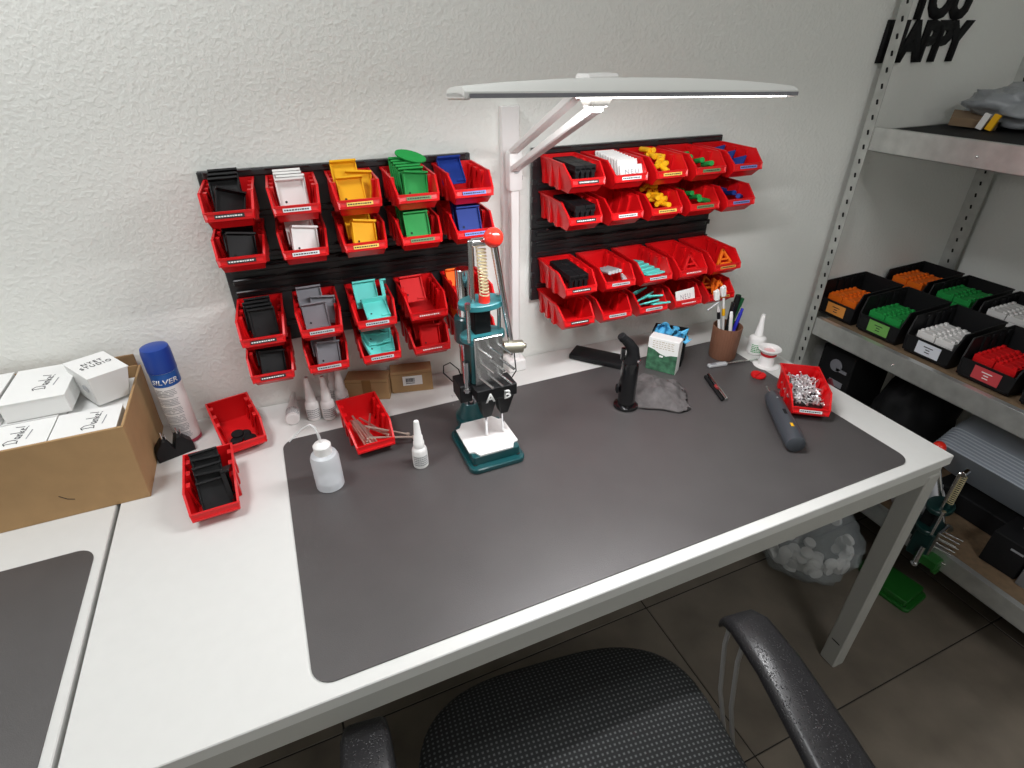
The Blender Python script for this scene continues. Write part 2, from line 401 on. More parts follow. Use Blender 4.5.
def tri_mesh(m):
    g = G(); P = [Vector((-.02, -.012, 0)), Vector((.02, -.012, 0)), Vector((0, .022, 0))]
    for i in range(3):
        a, b = P[i], P[(i+1) % 3]; t = b-a; g.box(0, 0, 0, t.length+.005, .006, .008, Matrix.Translation((a+b)/2) @ Matrix.Rotation(math.atan2(t.y, t.x), 4, 'Z'))
    g.box(0, -.001, 0, .02, .005, .008)
    return g.mesh('triangular_bracket', m, bevel=.0008)
PM = {}
def pm(kind, mname, m):
    k = (kind, mname)
    if k not in PM: PM[k] = dict(long=long_mesh, plate=plate_mesh, rod=rod_mesh, tab=tab_mesh, clip=clip_mesh, disc=disc_mesh, tri=tri_mesh)[kind](m)
    return PM[k]
def piece(frame, name, me, loc, rot, label, cat, group):
    o = link(name, me); o.matrix_world = frame @ Matrix.Translation(loc) @ Matrix.Rotation(R(rot[2]), 4, 'Z') @ Matrix.Rotation(R(rot[0]), 4, 'X') @ Matrix.Rotation(R(rot[1]), 4, 'Y')
    tag(o, label, cat, group); return o
CM = dict(black=M_black, white=M_white, yellow=M_yellow, green=M_green, blue=M_blue, grey=M_grey, turquoise=M_turq, red=M_redp, orange=M_orange, lgrey=M_lgrey)
def fill(frame, kind, c, where, r, sh=(0, 0, 0)):
    m = CM[c]; grp = f'{c} pieces, {where}'
    cnt = {}
    def P(k, name, loc, rot, lab, cat):
        j = cnt[lab] = cnt.get(lab, -1)+1
        lab2 = lab.replace('#', ('first', 'second', 'third', 'fourth', 'fifth', 'sixth', 'seventh', 'eighth', 'ninth')[j])
        piece(frame, name, pm(k, c, m), (loc[0]+sh[0], loc[1]+sh[1], loc[2]+sh[2]), rot, f'{lab2}, {where}', cat, grp)
    if kind == 'stack':                                      # covers filed upright, leaning back
        for k in range(4):
            P('plate', 'moulded_cover', (r.uniform(-.004, .004)-.002*k, -.012+.013*k, .033+.003*k), (66, 0, r.uniform(-3, 3)), f'{c} cover, # of a stack', 'plastic cover')
    elif kind == 'tall':                                     # two long covers standing proud of the bin
        P('plate', 'moulded_cover', (-.010, .022, .052), (58, 0, 2), f'{c} cover leaning high', 'plastic cover')
        P('plate', 'moulded_cover', (.012, .004, .034), (60, 10, -12), f'{c} cover leaning low', 'plastic cover')
        P('plate', 'moulded_cover', (-.006, -.012, .028), (62, 0, 3), f'{c} cover at front', 'plastic cover')
    elif kind == 'heap':                                     # tumbled covers
        P('plate', 'moulded_cover', (0, .042, .044), (48, 0, 0), f'{c} cover at back', 'plastic cover')
        P('plate', 'moulded_cover', (-.003, .022, .040), (50, 0, 3), f'{c} middle cover', 'plastic cover')
        P('plate', 'moulded_cover', (.002, -.016, .028), (64, 28, -6), f'{c} cover tilted across front', 'plastic cover')
    elif kind == 'wedge':
        for k in range(3):
            P('plate', 'moulded_cover', (-.004, .040-.018*k, .048-.004*k), (60, 0, 4), f'{c} cover, # from back of pile', 'plastic cover')
        P('plate', 'moulded_cover', (.000, -.030, .026), (52, 34, -14), f'{c} cover leaning askew at front', 'plastic cover')
    elif kind == 'bundle':
        for k in range(5):
            P('plate', 'moulded_cover', (-.004+.002*k, .046-.013*k, .046-.003*k), (62, 0, r.uniform(-4, 4)), f'{c} cover, # from back of bundle', 'plastic cover')
        P('disc', 'oval_badge', (.012, .028, .078), (38, 20, -24), f'{c} oval badge on covers', 'plastic badge')
        P('plate', 'moulded_cover', (.006, -.022, .030), (70, 22, -10), f'{c} cover askew at front', 'plastic cover')
    elif kind == 'strip':                                    # one long strip leaning on the back wall
        P('plate', 'moulded_cover', (-.016, .030, .044), (50, 0, 4), f'single {c} cover leaning on back', 'plastic cover')
    elif kind == 'flap':                                     # nested covers, one lid in front
        P('plate', 'moulded_cover', (-.006, .020, .048), (56, 0, 3), f'{c} cover lying high', 'plastic cover')
        P('plate', 'moulded_cover', (.006, -.030, .030), (18, 0, 3), f'{c} cover flat at front', 'plastic cover')
        P('plate', 'moulded_cover', (.030, .020, .044), (60, 84, 0), f'{c} cover on edge', 'plastic cover')
    elif kind == 'chips':
        for k, (x, y, z, a, b, d) in enumerate([(-.014, -.028, .018, 20, 10, 12), (.018, -.030, .016, 16, -8, -6), (-.012, -.006, .032, 24, 12, 16), (.016, -.008, .030, 14, -12, -8), (0, .026, .036, 40, 0, 4)]):
            P('plate', 'moulded_cover', (x*.5, y+.026, z+.006), (a, b, d), f'{c} cover, # of heap', 'plastic cover')
    elif kind == 'leaning_red':
        P('plate', 'moulded_cover', (-.014, .022, .044), (56, 0, 3), f'{c} cover leaning on back', 'plastic cover')
    elif kind == 'tabs':
        for k in range(9):
            P('tab', 'printed_tab', (-.001, .062-.0125*k, .040-.0005*k), (-18, 0, r.uniform(-2, 2)), f'{c} tab, # from the back', 'plastic tab')
    elif kind == 'clips':
        for k in range(3):
            for s in (-1, 1):
                P('clip', 'printed_clip', (s*.0125-.006, .046-.039*k, .020), (0, 0, 0), f'{c} clip, # from the back', 'plastic clip')
    elif kind == 'rods_mess':
        for k in range(9):
            P('rod', 'printed_rod', (r.uniform(-.016, .016), -.035+.010*k+r.uniform(-.004, .004), .022+.0032*k), (0, r.uniform(-25, 25), r.choice([50, 70, 110, 130, 30, 90])+r.uniform(-12, 12)), f'{c} rod, # from the front', 'plastic rod')
    elif kind == 'rods_row':
        for k in range(4):
            P('long', 'printed_rod', (-.020+.0105*k, -.006+.002*k, .024), (0, 14, 82), f'{c} rod, # from the left', 'plastic rod')
        P('rod', 'printed_rod', (.026, -.025, .010), (0, 0, 70), f'{c} printed rod lying apart', 'plastic rod')
    elif kind == 'few':
        for k in range(4):
            P('rod', 'printed_rod', (-.014+.006*k, .040-.026*k, .030-.003*k), (0, 14, 60+r.uniform(-40, 40)), f'{c} rod, # from the back', 'plastic rod')
    elif kind == 'steps':
        for k in range(5):
            P('tab', 'printed_tab', (-.014+.004*k, .042-.019*k, .016-.001*k), (80, 0, 12), f'{c} tab, # from the back', 'plastic tab')
    elif kind == 'flat':
        for k in range(3):
            P('tab', 'printed_tab', (-.020, .045-.040*k, .030-.006*k), (60, 40, 86), f'{c} tab, # from the back', 'plastic tab')
    elif kind == 'tri':
        P('tri', 'triangular_bracket', (0, -.042, .024), (62, 0, 0), f'{c} triangle bracket at front', 'plastic bracket')
    elif kind == 'tris':
        P('tri', 'triangular_bracket', (-.004, -.044, .026), (60, 0, -6), f'{c} triangle bracket at front', 'plastic bracket')
        P('tri', 'triangular_bracket', (.004, -.020, .024), (50, 0, 12), f'{c} middle triangle bracket', 'plastic bracket')
        P('tri', 'triangular_bracket', (-.004, .010, .022), (40, 0, -12), f'{c} triangle bracket at back', 'plastic bracket')
    elif kind == 'combs':
        for k, (x, y, z, a, d) in enumerate([(-.012, -.036, .020, 60, 8), (.016, -.044, .018, 70, -4), (-.010, -.014, .026, 50, 30), (.014, -.018, .026, 60, -14), (-.016, .012, .030, 45, 20)]):
            P('tab', 'printed_tab', (x, y, z), (a, 0, d), f'{c} tab, # of heap', 'plastic tab')

def panel(label, s0, s1, side):
    w = s1-s0; z0, z1 = .92, 1.293; mid = 1.108
    t = thing('bin_panel', label, 'wall panel', Wp((s0+s1)/2, 0, z0), WANG)
    for za, zb in ((0, mid-z0-.002), (mid-z0, z1-z0)):
        b = G().box(0, -.010, (za+zb)/2, w, .012, zb-za).obj('board', M_pblack, t, bevel=.002)
        h = zb-za
        for zz in ((.044, .124, .150, .176) if za == 0 else (.204, .288, .366)):
            rl = G()
            rl.box(0, -.0185, zz, w-.02, .006, .012)
            for i in range(5): rl.box(-w/2+w*(i+.5)/5, -.0235, zz+.006, w/5-.022, .007, .004)
            rl.obj('hanging_rail', M_pblack, t, bevel=.002)
        for i in ((0, 1) if side == 'right' else ()):
            sx = (-1, 1)[i]
            for k in range(4):
                G().box(sx*(w/2-.004), -.016, za+h*(.16+.22*k), .010, .012, .012).obj('edge_tooth', M_pblack, t, bevel=.001)
        for sx in (-.42, 0, .42):
            for fz in (.10, .97): G().lathe([(.0045, 0), (.0045, .0015), (.002, .003)], 10, Matrix.Translation((sx*w, -.0162, za+h*fz)) @ Matrix.Rotation(R(90), 4, 'X')).obj('screw', M_steel, t)
    return t
panel('black louvred wall panel left of the lamp post, holding red bins', -.03, .514, 'left')
panel('black louvred wall panel right of the lamp post, holding red bins', .663, 1.193, 'right')
ROWZ = (1.220, 1.139, .976, .894)
ROWN = ('top row', 'second row', 'third row', 'bottom row')
LEFT = [[('black', 'wedge'), ('white', 'stack'), ('yellow', 'tall'), ('green', 'bundle'), ('blue', 'strip')],
        [('black', 'heap'), ('white', 'heap'), ('yellow', 'heap'), ('green', 'stack'), ('blue', 'stack')],
        [('black', 'bundle2'), ('grey', 'tall1'), ('turquoise', 'flap'), ('red', 'leaning_red'), ('orange', 'strip')],
        [('black', 'heap'), ('grey', 'heap'), ('turquoise', 'chips'), ('red', 'heap'), ('orange', 'strip')]]
RIGHT = [[('black', 'clips'), ('white', 'tabs'), ('yellow', 'rods_mess'), ('green', 'few'), ('blue', 'flat')],
         [('black', 'clips'), ('white', None), ('yellow', 'rods_mess'), ('green', 'few'), ('blue', 'few')],
         [('black', 'clips'), ('lgrey', 'rods_row'), ('turquoise', 'steps'), ('red', 'tri'), ('orange', 'tri')],
         [('black', None), ('lgrey', None), ('turquoise', 'combs'), ('red', 'card'), ('orange', 'tris')]]
ORD = ('leftmost', 'second', 'middle', 'fourth', 'rightmost')
for side, tab, c0, pitch in (('left', LEFT, .0245, .1114), ('right', RIGHT, .7235, .1052)):
    for i, row in enumerate(tab):
        for j, (c, kind) in enumerate(row):
            cn = 'light grey' if c == 'lgrey' else c
            what = f'holding {cn} moulded pieces' if kind not in (None, 'card') else ('with a white card' if kind == 'card' else ('empty, black label' if c == 'black' else 'empty, pale label'))
            loc = Wp(c0+pitch*j, .10, ROWZ[i])
            stc = {'lgrey': 'grey', 'black': 'black'}.get(c, c)
            red_bin(f'red bin {what}, {ORD[j]} in {ROWN[i]} of {side} wall panel', loc, WANG, stc)
            fr = Matrix.Translation(loc) @ Matrix.Rotation(WANG, 4, 'Z')
            where = f'{ORD[j]} bin, {ROWN[i]}, {side} wall panel'
            r = random.Random(i*10+j+(100 if side == 'right' else 0))
            k2 = {'bundle2': 'stack', 'tall1': 'tall'}.get(kind, kind)
            if k2 == 'card':
                cd = G().box(0, 0, 0, .058, .0012, .040).obj('paper_card', M_wpaper); cd.matrix_world = fr @ Matrix.Translation((0, -.062, .034)) @ Matrix.Rotation(R(-18), 4, 'X') @ Matrix.Rotation(R(-4), 4, 'Y')
                tag(cd, 'white card with grey lettering standing in a red bin', 'card')
                p = link('lettering', text_mesh('lettering', 'NEU', M_greyink, w=.03, h=.013, spacing=1.3), cd); p.location = (0, -.0007, .002); p.rotation_euler = (R(90), 0, 0)
            if k2 == 'tabs':
                cd = G().box(0, 0, 0, .056, .005, .026).obj('white_tile', M_wpaper, bevel=.0015); cd.matrix_world = fr @ Matrix.Translation((.010, -.058, .036)) @ Matrix.Rotation(R(-24), 4, 'X')
                tag(cd, 'white tile with faint grey letters before the row of white tabs', 'tile')
                p = link('lettering', text_mesh('lettering', 'NEU', M_greyink, w=.034, h=.010, spacing=1.3), cd); p.location = (0, -.0026, -.002); p.rotation_euler = (R(90), 0, 0)
            if k2 and k2 != 'card': fill(fr, k2, c, where, r, (0, (-.028 if i % 2 else 0), (.009 if i % 2 else .004)) if side == 'left' else ((.009, -.016 if i % 2 else -.006, .012 if kind != 'tabs' else .004)))

# loose bins on the desk ------------------------------------------------------------------------------
def at_bin(loc, rz): return Matrix.Translation(loc) @ Matrix.Rotation(rz, 4, 'Z')
L1 = (.2258, -.0860, TZ+.0006); red_bin('red bin holding black discs on the white desk beside the spray can', L1, R(12))
for k, (x, y, z) in enumerate([(-.012, -.018, .003), (.008, -.004, .0035), (.014, -.026, .003), (-.020, -.044, .003), (.016, -.050, .003), (-.006, -.002, .008)]):
    piece(at_bin(L1, R(12)), 'flat_disc', disc_mesh(M_dark, .013, .013), (x, y, z), (4*(k % 2), 0, 0), 'small black disc lying in the red bin beside the spray can', 'disc', 'black discs in the desk bin')
L2 = (.181, -.277, TZ+.0006); red_bin('red bin full of black covers at the front left of white desk', L2, R(3.4))
for k in range(5):
    piece(at_bin(L2, R(3.4)), 'moulded_cover', pm('plate', 'black', M_black), (-.006+.002*k, .050-.021*k, .044-.003*k), (52, 0, (4, -5, 3, -6, 2)[k]), f'black cover, {("rearmost", "fourth from front", "middle", "second from front", "frontmost")[k]} in the red bin at front left', 'plastic cover', 'black covers in the front desk bin')
piece(at_bin(L2, R(3.4)), 'moulded_cover', pm('plate', 'black', M_black), (.026, -.022, .040), (64, 80, 8), 'black moulded cover standing on edge in the red bin at front left', 'plastic cover', None)
L3 = (.4873, -.2025, MZ); red_bin('red bin holding steel rods on the desk mat beside the squeeze bottle', L3, R(4))
FB = at_bin(L3, R(4))
rodm = G().cyl((0, -.045, 0), (0, .045, 0), .0023, n=8).lathe([(.0040, 0), (.0040, .006), (.002, .008)], 8, Matrix.Translation((0, -.045, 0)) @ Matrix.Rotation(R(90), 4, 'X')).mesh('steel_rod', mat('nickel_rod', (206, 186, 174), .32, metal=.85))
for k, (x, y, z, a, b) in enumerate([(-.022, -.012, .012, -12, 8), (-.017, -.016, .014, -13, 10), (-.012, -.020, .016, -12, 13), (-.006, -.022, .018, -10, 11), (-.014, -.008, .022, -11, 9), (.000, -.020, .012, -8, 14), (.010, -.004, .010, 4, 30), (-.024, .004, .010, 0, 14), (.006, .004, .016, 0, -18), (.014, .010, .010, 0, 24)]):
    piece(FB, 'steel_rod', rodm, (x, y, z+.008), (-a, 0, b), 'thin steel rod in the red bin beside the squeeze bottle', 'steel rod', 'steel rods in the desk bin')
for p, q, lab in (((-.006, -.018, .040), (.071, -.060, .020), 'upper'), ((.002, -.056, .032), (.072, -.070, .018), 'lower')):
    p, q = FB @ Vector(p), FB @ Vector(q); d = q-p
    o = link('steel_rod', rodm); o.matrix_world = Matrix.Translation((p+q)/2) @ (-d).to_track_quat('Y', 'Z').to_matrix().to_4x4()
    tag(o, f'{lab} of two steel rods poking out over the side of the red bin', 'steel rod')
L4 = (1.4715, -.4905, MZ+.0002); red_bin('red bin full of small silver screws beside the electric screwdriver', L4, R(-35.8), 'white')
FS = at_bin(L4, R(-35.8))
scr = G().cyl((0, 0, 0), (0, 0, .011), .0012, n=5).lathe([(.0010, .011), (.0027, .0122), (.0027, .0132), (.0010, .0138)], 6).mesh('screw', mat('zinc_screw', (236, 236, 238), .38, metal=.9), smooth=False)
hp = G().box(0, .012, .012, .066, .112, .022).mesh('screw_heap', mat('zinc_heap', (60, 60, 62), .5, metal=.5, mottle=.7, mscale=300, bump=1, bscale=400))
o = link('screw_heap', hp); o.matrix_world = FS; tag(o, 'packed silver screws lying under the loose ones in the red bin', 'screws', kind='stuff')
for k in range(290):
    x, y = rnd.uniform(-.033, .033), rnd.uniform(-.042, .066); z = .024+.010*math.cos(x/.05)*max(0, math.cos((y-.03)/.06))+rnd.uniform(-.002, .005)
    piece(FS, 'screw', scr, (x, y, z), (rnd.uniform(0, 180), rnd.uniform(-90, 90), rnd.uniform(0, 360)), 'small silver screw in the red bin beside the electric screwdriver', 'screw', 'silver screws in the desk bin')

# ------------------------------------------------------------------ lamp
def lamp(label, lx, group=None):
    t = thing('desk_lamp', label, 'desk lamp', (lx, -.055, DZ))
    G().box(0, 0, .018, .05, .045, .034).obj('clamp', M_white, t, bevel=.003)
    G().box(0, 0, .26, .020, .018, .46).obj('lower_arm', M_white, t, bevel=.002)
    el = G().box(0, 0, .505, .034, .030, .085).obj('elbow', M_white, t, bevel=.008, seg=2)
    G().cyl((0, -.017, .51), (0, -.014, .51), .008, n=14).cyl((.018, 0, .49), (.020, 0, .49), .006, n=12).obj('pivot_bolt', M_lgrey, el)
    A = Vector((-.004, -.012, .530)); B = Vector((-.072, -.452, .690)); d = (B-A).normalized(); sdv = d.cross(Vector((0, 0, 1))).normalized(); up = sdv.cross(d)
    for off, nm in ((.018, 'upper_arm_bar'), (-.018, 'upper_arm_bar')):
        g = G(); p = A+up*off; q = B+up*off
        Mx = (q-p).to_track_quat('Z', 'Y').to_matrix().to_4x4(); Mx.translation = (p+q)/2
        g.box(0, 0, 0, .018, .013, (q-p).length, Mx); g.obj(nm, M_white, t, bevel=.002)
    G().cyl(B+Vector((-.016, 0, 0)), B+Vector((.016, 0, 0)), .020, n=18).box(B.x, B.y, B.z+.012, .05, .035, .022).obj('head_joint', M_white, t, bevel=.003)
    # head: a slim bar, its upper edge arched along the length
    hc = Vector((-.013, -.455, .690)); HL = .520
    g = G(); N = 24; rings = []
    for i in range(N+1):
        u = -1+2*i/N; x = HL/2*u; hh = .006+.0105*(1-abs(u)**2.2); wd = .088*(1-.10*abs(u)**6)
        zb = -.0012*u*12*0
        prof = [(-wd/2, -.006), (wd/2, -.006), (wd/2, .0), (wd*.32, hh*.75), (0, hh), (-wd*.36, hh*.95), (-wd/2+.004, hh*.5), (-wd/2, 0)]
        rings.append([(x, y, z+zb) for y, z in prof])
    vs = [p for r in rings for p in r]; n = 8; fs = [(i*n+k, i*n+(k+1) % n, (i+1)*n+(k+1) % n, (i+1)*n+k) for i in range(N) for k in range(n)]
    fs += [tuple(range(n))[::-1], tuple(N*n+k for k in range(n))]
    g.add(vs, fs); h = g.obj('lamp_head', M_frame2, t, angle=25); h.location = hc; h.rotation_euler = (R(-4), R(1.6), R(-1.5))
    G().box(0, -.0445, -.0045, HL-.01, .002, .005).obj('edge_trim', M_grey, h)
    G().box(.078, -.012, -.0074, HL-.200, .060, .0024).obj('led_diffuser', M_led, h, bevel=.001)
    for s in (-1, 1): G().box(s*(HL/2-.004), 0, -.004, .008, .08, .010).obj('end_cap', M_white, h, bevel=.002)
    return t
M_frame2 = mat('lamp_grey_paint', (228, 229, 225), .45)
lt = lamp('white arm lamp with long lit bar head above the desk', .908)
area_light('lamp_light', (.908, -.525, 1.424), (.908, -.525, 0), .48, .045, LAMP_P, (.985, .985, 1))
area_light('left_desk_lamp_light', (-.78, -.32, 1.38), (-.78, -.32, 0), .50, .055, LAMP2_P, (.985, .985, 1))

# ------------------------------------------------------------------ hand press
def hand_press(label, loc, base_mat, jig=True, rz=0, bdy=0, head_mat=None, ball=(.028, -.002, .444)):
    T1, T2 = (M_teal, M_teal2) if head_mat is None else (head_mat, head_mat)
    t = thing('hand_press', label, 'hand press', loc, rz)          # origin: centre of the base plate's underside
    b = G().prism(rrect(.120, .152, .016, 6), 0, .012, Matrix.Translation((0, -.003, 0))).obj('base_plate', base_mat, t, bevel=.002); b.location = (0, bdy, 0)
    G().prism(rrect(.104, .120, .006, 3), .012, .032, Matrix.Translation((0, -.004, 0))).obj('base_block', base_mat, b, bevel=.002)
    for sx in (-1, 1):
        for sy in (-1, 1): G().cyl((sx*.047, sy*.061, .0122), (sx*.047, sy*.061, .0135), .005, n=12).obj('bolt_hole', M_hole, b)
    if jig:
        n = .018; w, l = .054, .060
        out = [(w, l-n), (w-.5*n, l-.85*n), (w-n, l), (-w+n, l), (-w+.5*n, l-.85*n), (-w, l-n), (-w, -l+n), (-w+.6*n, -l+.8*n), (-w+n, -l), (w-n, -l), (w-.6*n, -l+.8*n), (w, -l+n)]
        G().prism(out, .0322, .0355, Matrix.Translation((0, -.004, 0))).obj('cutting_pad', M_white, t, smooth=False)
    c = (.004, .110)
    G().lathe([(.034, 0), (.034, .020), (.026, .030), (.019, .050), (.0175, .052)], 24, Matrix.Translation((c[0], c[1], 0))).box(c[0], .075, .010, .07, .06, .018).obj('column_foot', base_mat, t, bevel=.001)
    G().cyl((c[0], c[1], .04), (c[0], c[1], .366), .0165, n=24).obj('column', M_chrome, t, bevel=.0015)
    G().cyl((c[0], c[1], .205), (c[0], c[1], .265), .024, n=22).box(.010, .068, .235, .034, .08, .055).obj('column_clamp', T1, t, bevel=.003)
    hx, hy = .011, .028
    for z in (.318, .249):
        g = G(); g.prism([(hx+.046*math.cos(2*math.pi*k/28), hy+.032*math.sin(2*math.pi*k/28)) for k in range(28)], z, z+.012); g.obj('head_plate', T2, t, bevel=.0015)
    G().box(hx, hy+.01, .258, .034, .03, .135).obj('ram', M_dark, t, bevel=.002)
    for x, y in ((-.034, -.020), (.036, .0)):
        g = G(); g.cyl((hx+x, hy+y, .255), (hx+x, hy+y, .332), .004, n=10); g.cyl((hx+x, hy+y, .324), (hx+x, hy+y, .336), .006, n=8); g.obj('tie_bolt', M_steel, t)
    body = G().box(hx-.004, hy-.006, .208, .062, .05, .092).obj('press_body', T1, t, bevel=.004)
    pp = G().box(hx-.001, hy-.034, .216, .058, .007, .104).obj('pin_plate', M_steel, t, bevel=.001)
    for i in range(3):
        for j in range(3):
            x, z = hx-.022+.020*i+.004*(j % 2), .182+.033*j
            G().cyl((x, hy-.036, z), (x+.012, hy-.078, z-.004), .0026, n=8).obj('pin', M_steel, pp)
    G().cyl((hx-.044, hy-.02, .145), (hx-.044, hy-.02, .215), .007, n=12).cyl((hx-.044, hy-.02, .150), (hx-.044, hy-.02, .156), .011, n=6).obj('guide_rod', M_chrome, t)
    G().box(hx-.020, hy-.008, .382, .009, .007, .135).obj('return_arm', M_steel, t, bevel=.002)
    G().cyl((hx-.020, hy-.014, .446), (hx+.008, hy-.014, .446), .008, n=14).obj('spring_pin', M_chrome, t, bevel=.001)
    pts = []
    for k in range(15*12+1):
        a = 2*math.pi*k/12; z = .438-.094*k/180; pts.append((hx-.002+.004*k/180+.0085*math.cos(a), hy-.014+.0085*math.sin(a), z))
    G().tube(pts, .0014, 5).obj('spring', M_brass, t)
    G().cyl((hx+.002, hy-.012, .329), (hx+.002, hy-.012, .345), .011, n=14).obj('spring_seat', M_ball if head_mat is None else head_mat, t)
    lb, le = Vector((.064, .010, .238)), Vector(ball)
    G().cyl(lb, le, .0055, .0068, 14).obj('lever', M_chrome, t)
    G().cyl((.046, .008, .230), (.086, .002, .227), .013, n=18).cyl((.086, .002, .227), (.093, .002, .2265), .006, n=8).obj('lever_hub', mat('brushed_hub', (170, 166, 150), .35, metal=.9), t, bevel=.001)
    G().sph(le+Vector((-.001, -.001, .012)), .0178).obj('ball_grip', M_ball, t)
    if jig:
        j = G().box(.018, -.003, .150, .086, .050, .026).box(-.036, .03, .142, .026, .05, .040).obj('funnel_jig', M_black, t, bevel=.0015)
        for s, ch in ((-1, 'A'), (1, 'B')):
            x = .018+s*.0185
            g = G(); g.hexa([(x-.008, -.018, .090), (x+.008, -.018, .090), (x+.008, .004, .090), (x-.008, .004, .090)], [(x-.018, -.0285, .138), (x+.018, -.0285, .138), (x+.018, .018, .138), (x-.018, .018, .138)])
            f = g.obj('funnel', M_black, j, bevel=.001)
            G().cyl((x, -.008, .040), (x, -.008, .092), .0028, n=10).obj('needle', M_chrome, j)
            tm = link('letter', text_mesh('letter', ch, M_wpaper, h=.0205, offset=.03), j); tm.location = (x+.003, -.0290, .143); tm.rotation_euler = (R(90), 0, 0)
        for sgn, zz in ((0, .115), (0, .135)):
            G().cyl((-.062, .02, zz), (-.0625, .02, zz), .003, n=8).obj('socket_screw', M_steel, j)
        pts = [(-.05, .05, .15), (-.066, .058, .17), (-.064, .06, .186), (-.05, .06, .19), (-.036, .05, .176), (-.03, .04, .15)]
        G().tube(pts, .0014, 6).obj('wire', M_dark, j)
        G().tube([(.068, .02, .145), (.084, .03, .155), (.088, .05, .19), (.08, .06, .23)], .0014, 6).obj('wire', M_dark, j)
    return t
hand_press('teal hand press with red ball lever and black A B funnel jig on the mat', (.7145, -.346, MZ), M_teal)
p2 = hand_press('green hand press standing on the floor behind the desk leg', (1.968, -.682, .0004), M_green2, jig=False, rz=R(8), bdy=.038, head_mat=mat('dark_green_enamel', (14, 50, 48), .3), ball=(.062, .108, .436)); p2.scale = (1, 1, 1.11)
G().box(.008, -.010, .170, .070, .060, .030).box(.008, -.034, .148, .030, .016, .030).obj('clamp_jaw', M_green2, p2, bevel=.003)

# ------------------------------------------------------------------ carton of white boxes
def carton():
    x0, x1, y0, y1, z0, z1, th = -.385, .0615, -.225, .026, TZ, .9165, .005
    t = thing('cardboard_carton', 'open brown cardboard carton full of white boxes on left desk', 'carton', ((x0+x1)/2, (y0+y1)/2, z0))
    W, D, H = x1-x0, y1-y0, z1-z0
    F = .0065
    G().hexa([(-W/2, -D/2, 0), (W/2, -D/2, 0), (W/2, -D/2+th, 0), (-W/2, -D/2+th, 0)], [(-W/2, -D/2, H), (W/2+F, -D/2, H), (W/2+F, -D/2+th, H), (-W/2, -D/2+th, H)]).obj('front_panel', M_card, t, bevel=.001)
    G().box(0, D/2-th/2, H/2, W, th, H).obj('back_panel', M_card, t, bevel=.001)
    for s in (-1, 1):
        a, b, f = s*W/2, s*(W/2-th), (F if s == 1 else 0); yy = D/2-th-.0003
        G().hexa([(a, -yy, 0), (a, yy, 0), (b, yy, 0), (b, -yy, 0)], [(a+f, -yy, H), (a+f, yy, H), (b+f, yy, H), (b+f, -yy, H)]).obj('side_panel', M_card, t, bevel=.001)
    G().box(0, 0, .003, W-2*th, D-2*th, .005).obj('bottom_panel', M_card, t)
    G().box(0, D/2-th/2+.001, H+.012, W, .004, .026).obj('back_flap', M_cardin, t, bevel=.001)
    g = G(); strokes(g, [[(0, 0), (.5, -.5), (1, -.7)]], .02, .02, .0012, .0004); s = g.obj('pen_mark', M_ink, t); s.location = (.09, -D/2-.0002, .05); s.rotation_euler = (R(90), 0, 0)
carton()
DANKE = [[(0, .95), (.04, .1), (0, 0)], [(-.12, .8), (.1, 1.0), (.3, .8), (.34, .4), (.2, .08), (-.05, .02)],
         [(.62, .36), (.5, .42), (.42, .2), (.5, .02), (.62, .3), (.62, .05), (.7, .02)], [(.74, .4), (.76, .02), (.78, .3), (.86, .42), (.92, .3), (.94, .02)],
         [(1.04, 1.0), (1.04, .02)], [(1.22, .42), (1.05, .2), (1.24, .02)], [(1.3, .2), (1.44, .32), (1.38, .44), (1.3, .3), (1.32, .06), (1.48, .06)], [(1.66, .95), (1.6, .3)], [(1.58, .06), (1.6, .0)]]
def white_box(label, cx, cy, z0, w, l, h, rz=0, danke=None, group=None, taper=1.0):
    t = thing('white_box', label, 'box', (cx, cy, z0), rz, group)
    k = taper; a, b2 = w/2-.001, l/2-.001
    G().hexa([(-a*k, -b2*k, 0), (a*k, -b2*k, 0), (a*k, b2*k, 0), (-a*k, b2*k, 0)], [(-a, -b2, h-.001), (a, -b2, h-.001), (a, b2, h-.001), (-a, b2, h-.001)]).obj('box_body', M_wpaper, t, bevel=.0008)
    lid = G().box(0, 0, h-.0008, w, l, .0024).obj('lid', M_wpaper, t, bevel=.0006)
    if danke:
        g = strokes(G(), DANKE, .033, .022, .0012, .0004); o = g.obj('script_lettering', M_ink, lid); o.location = (danke[0], danke[1], h+.0006); o.rotation_euler = (0, 0, danke[2])
        g = G(); r = random.Random(5); x = 0
        while x < .030: ww = r.uniform(.001, .004); g.box(x+ww/2, 0, .0002, ww, .0016, .0004); x += ww+.0008
        o = g.obj('small_print', M_greyink, lid); o.rotation_euler = (0, 0, danke[2]); c = math.cos(danke[2]); s = math.sin(danke[2]); o.location = (danke[0]+.010*c+.010*s, danke[1]+.010*s-.010*c, h+.0006)
    return t, lid
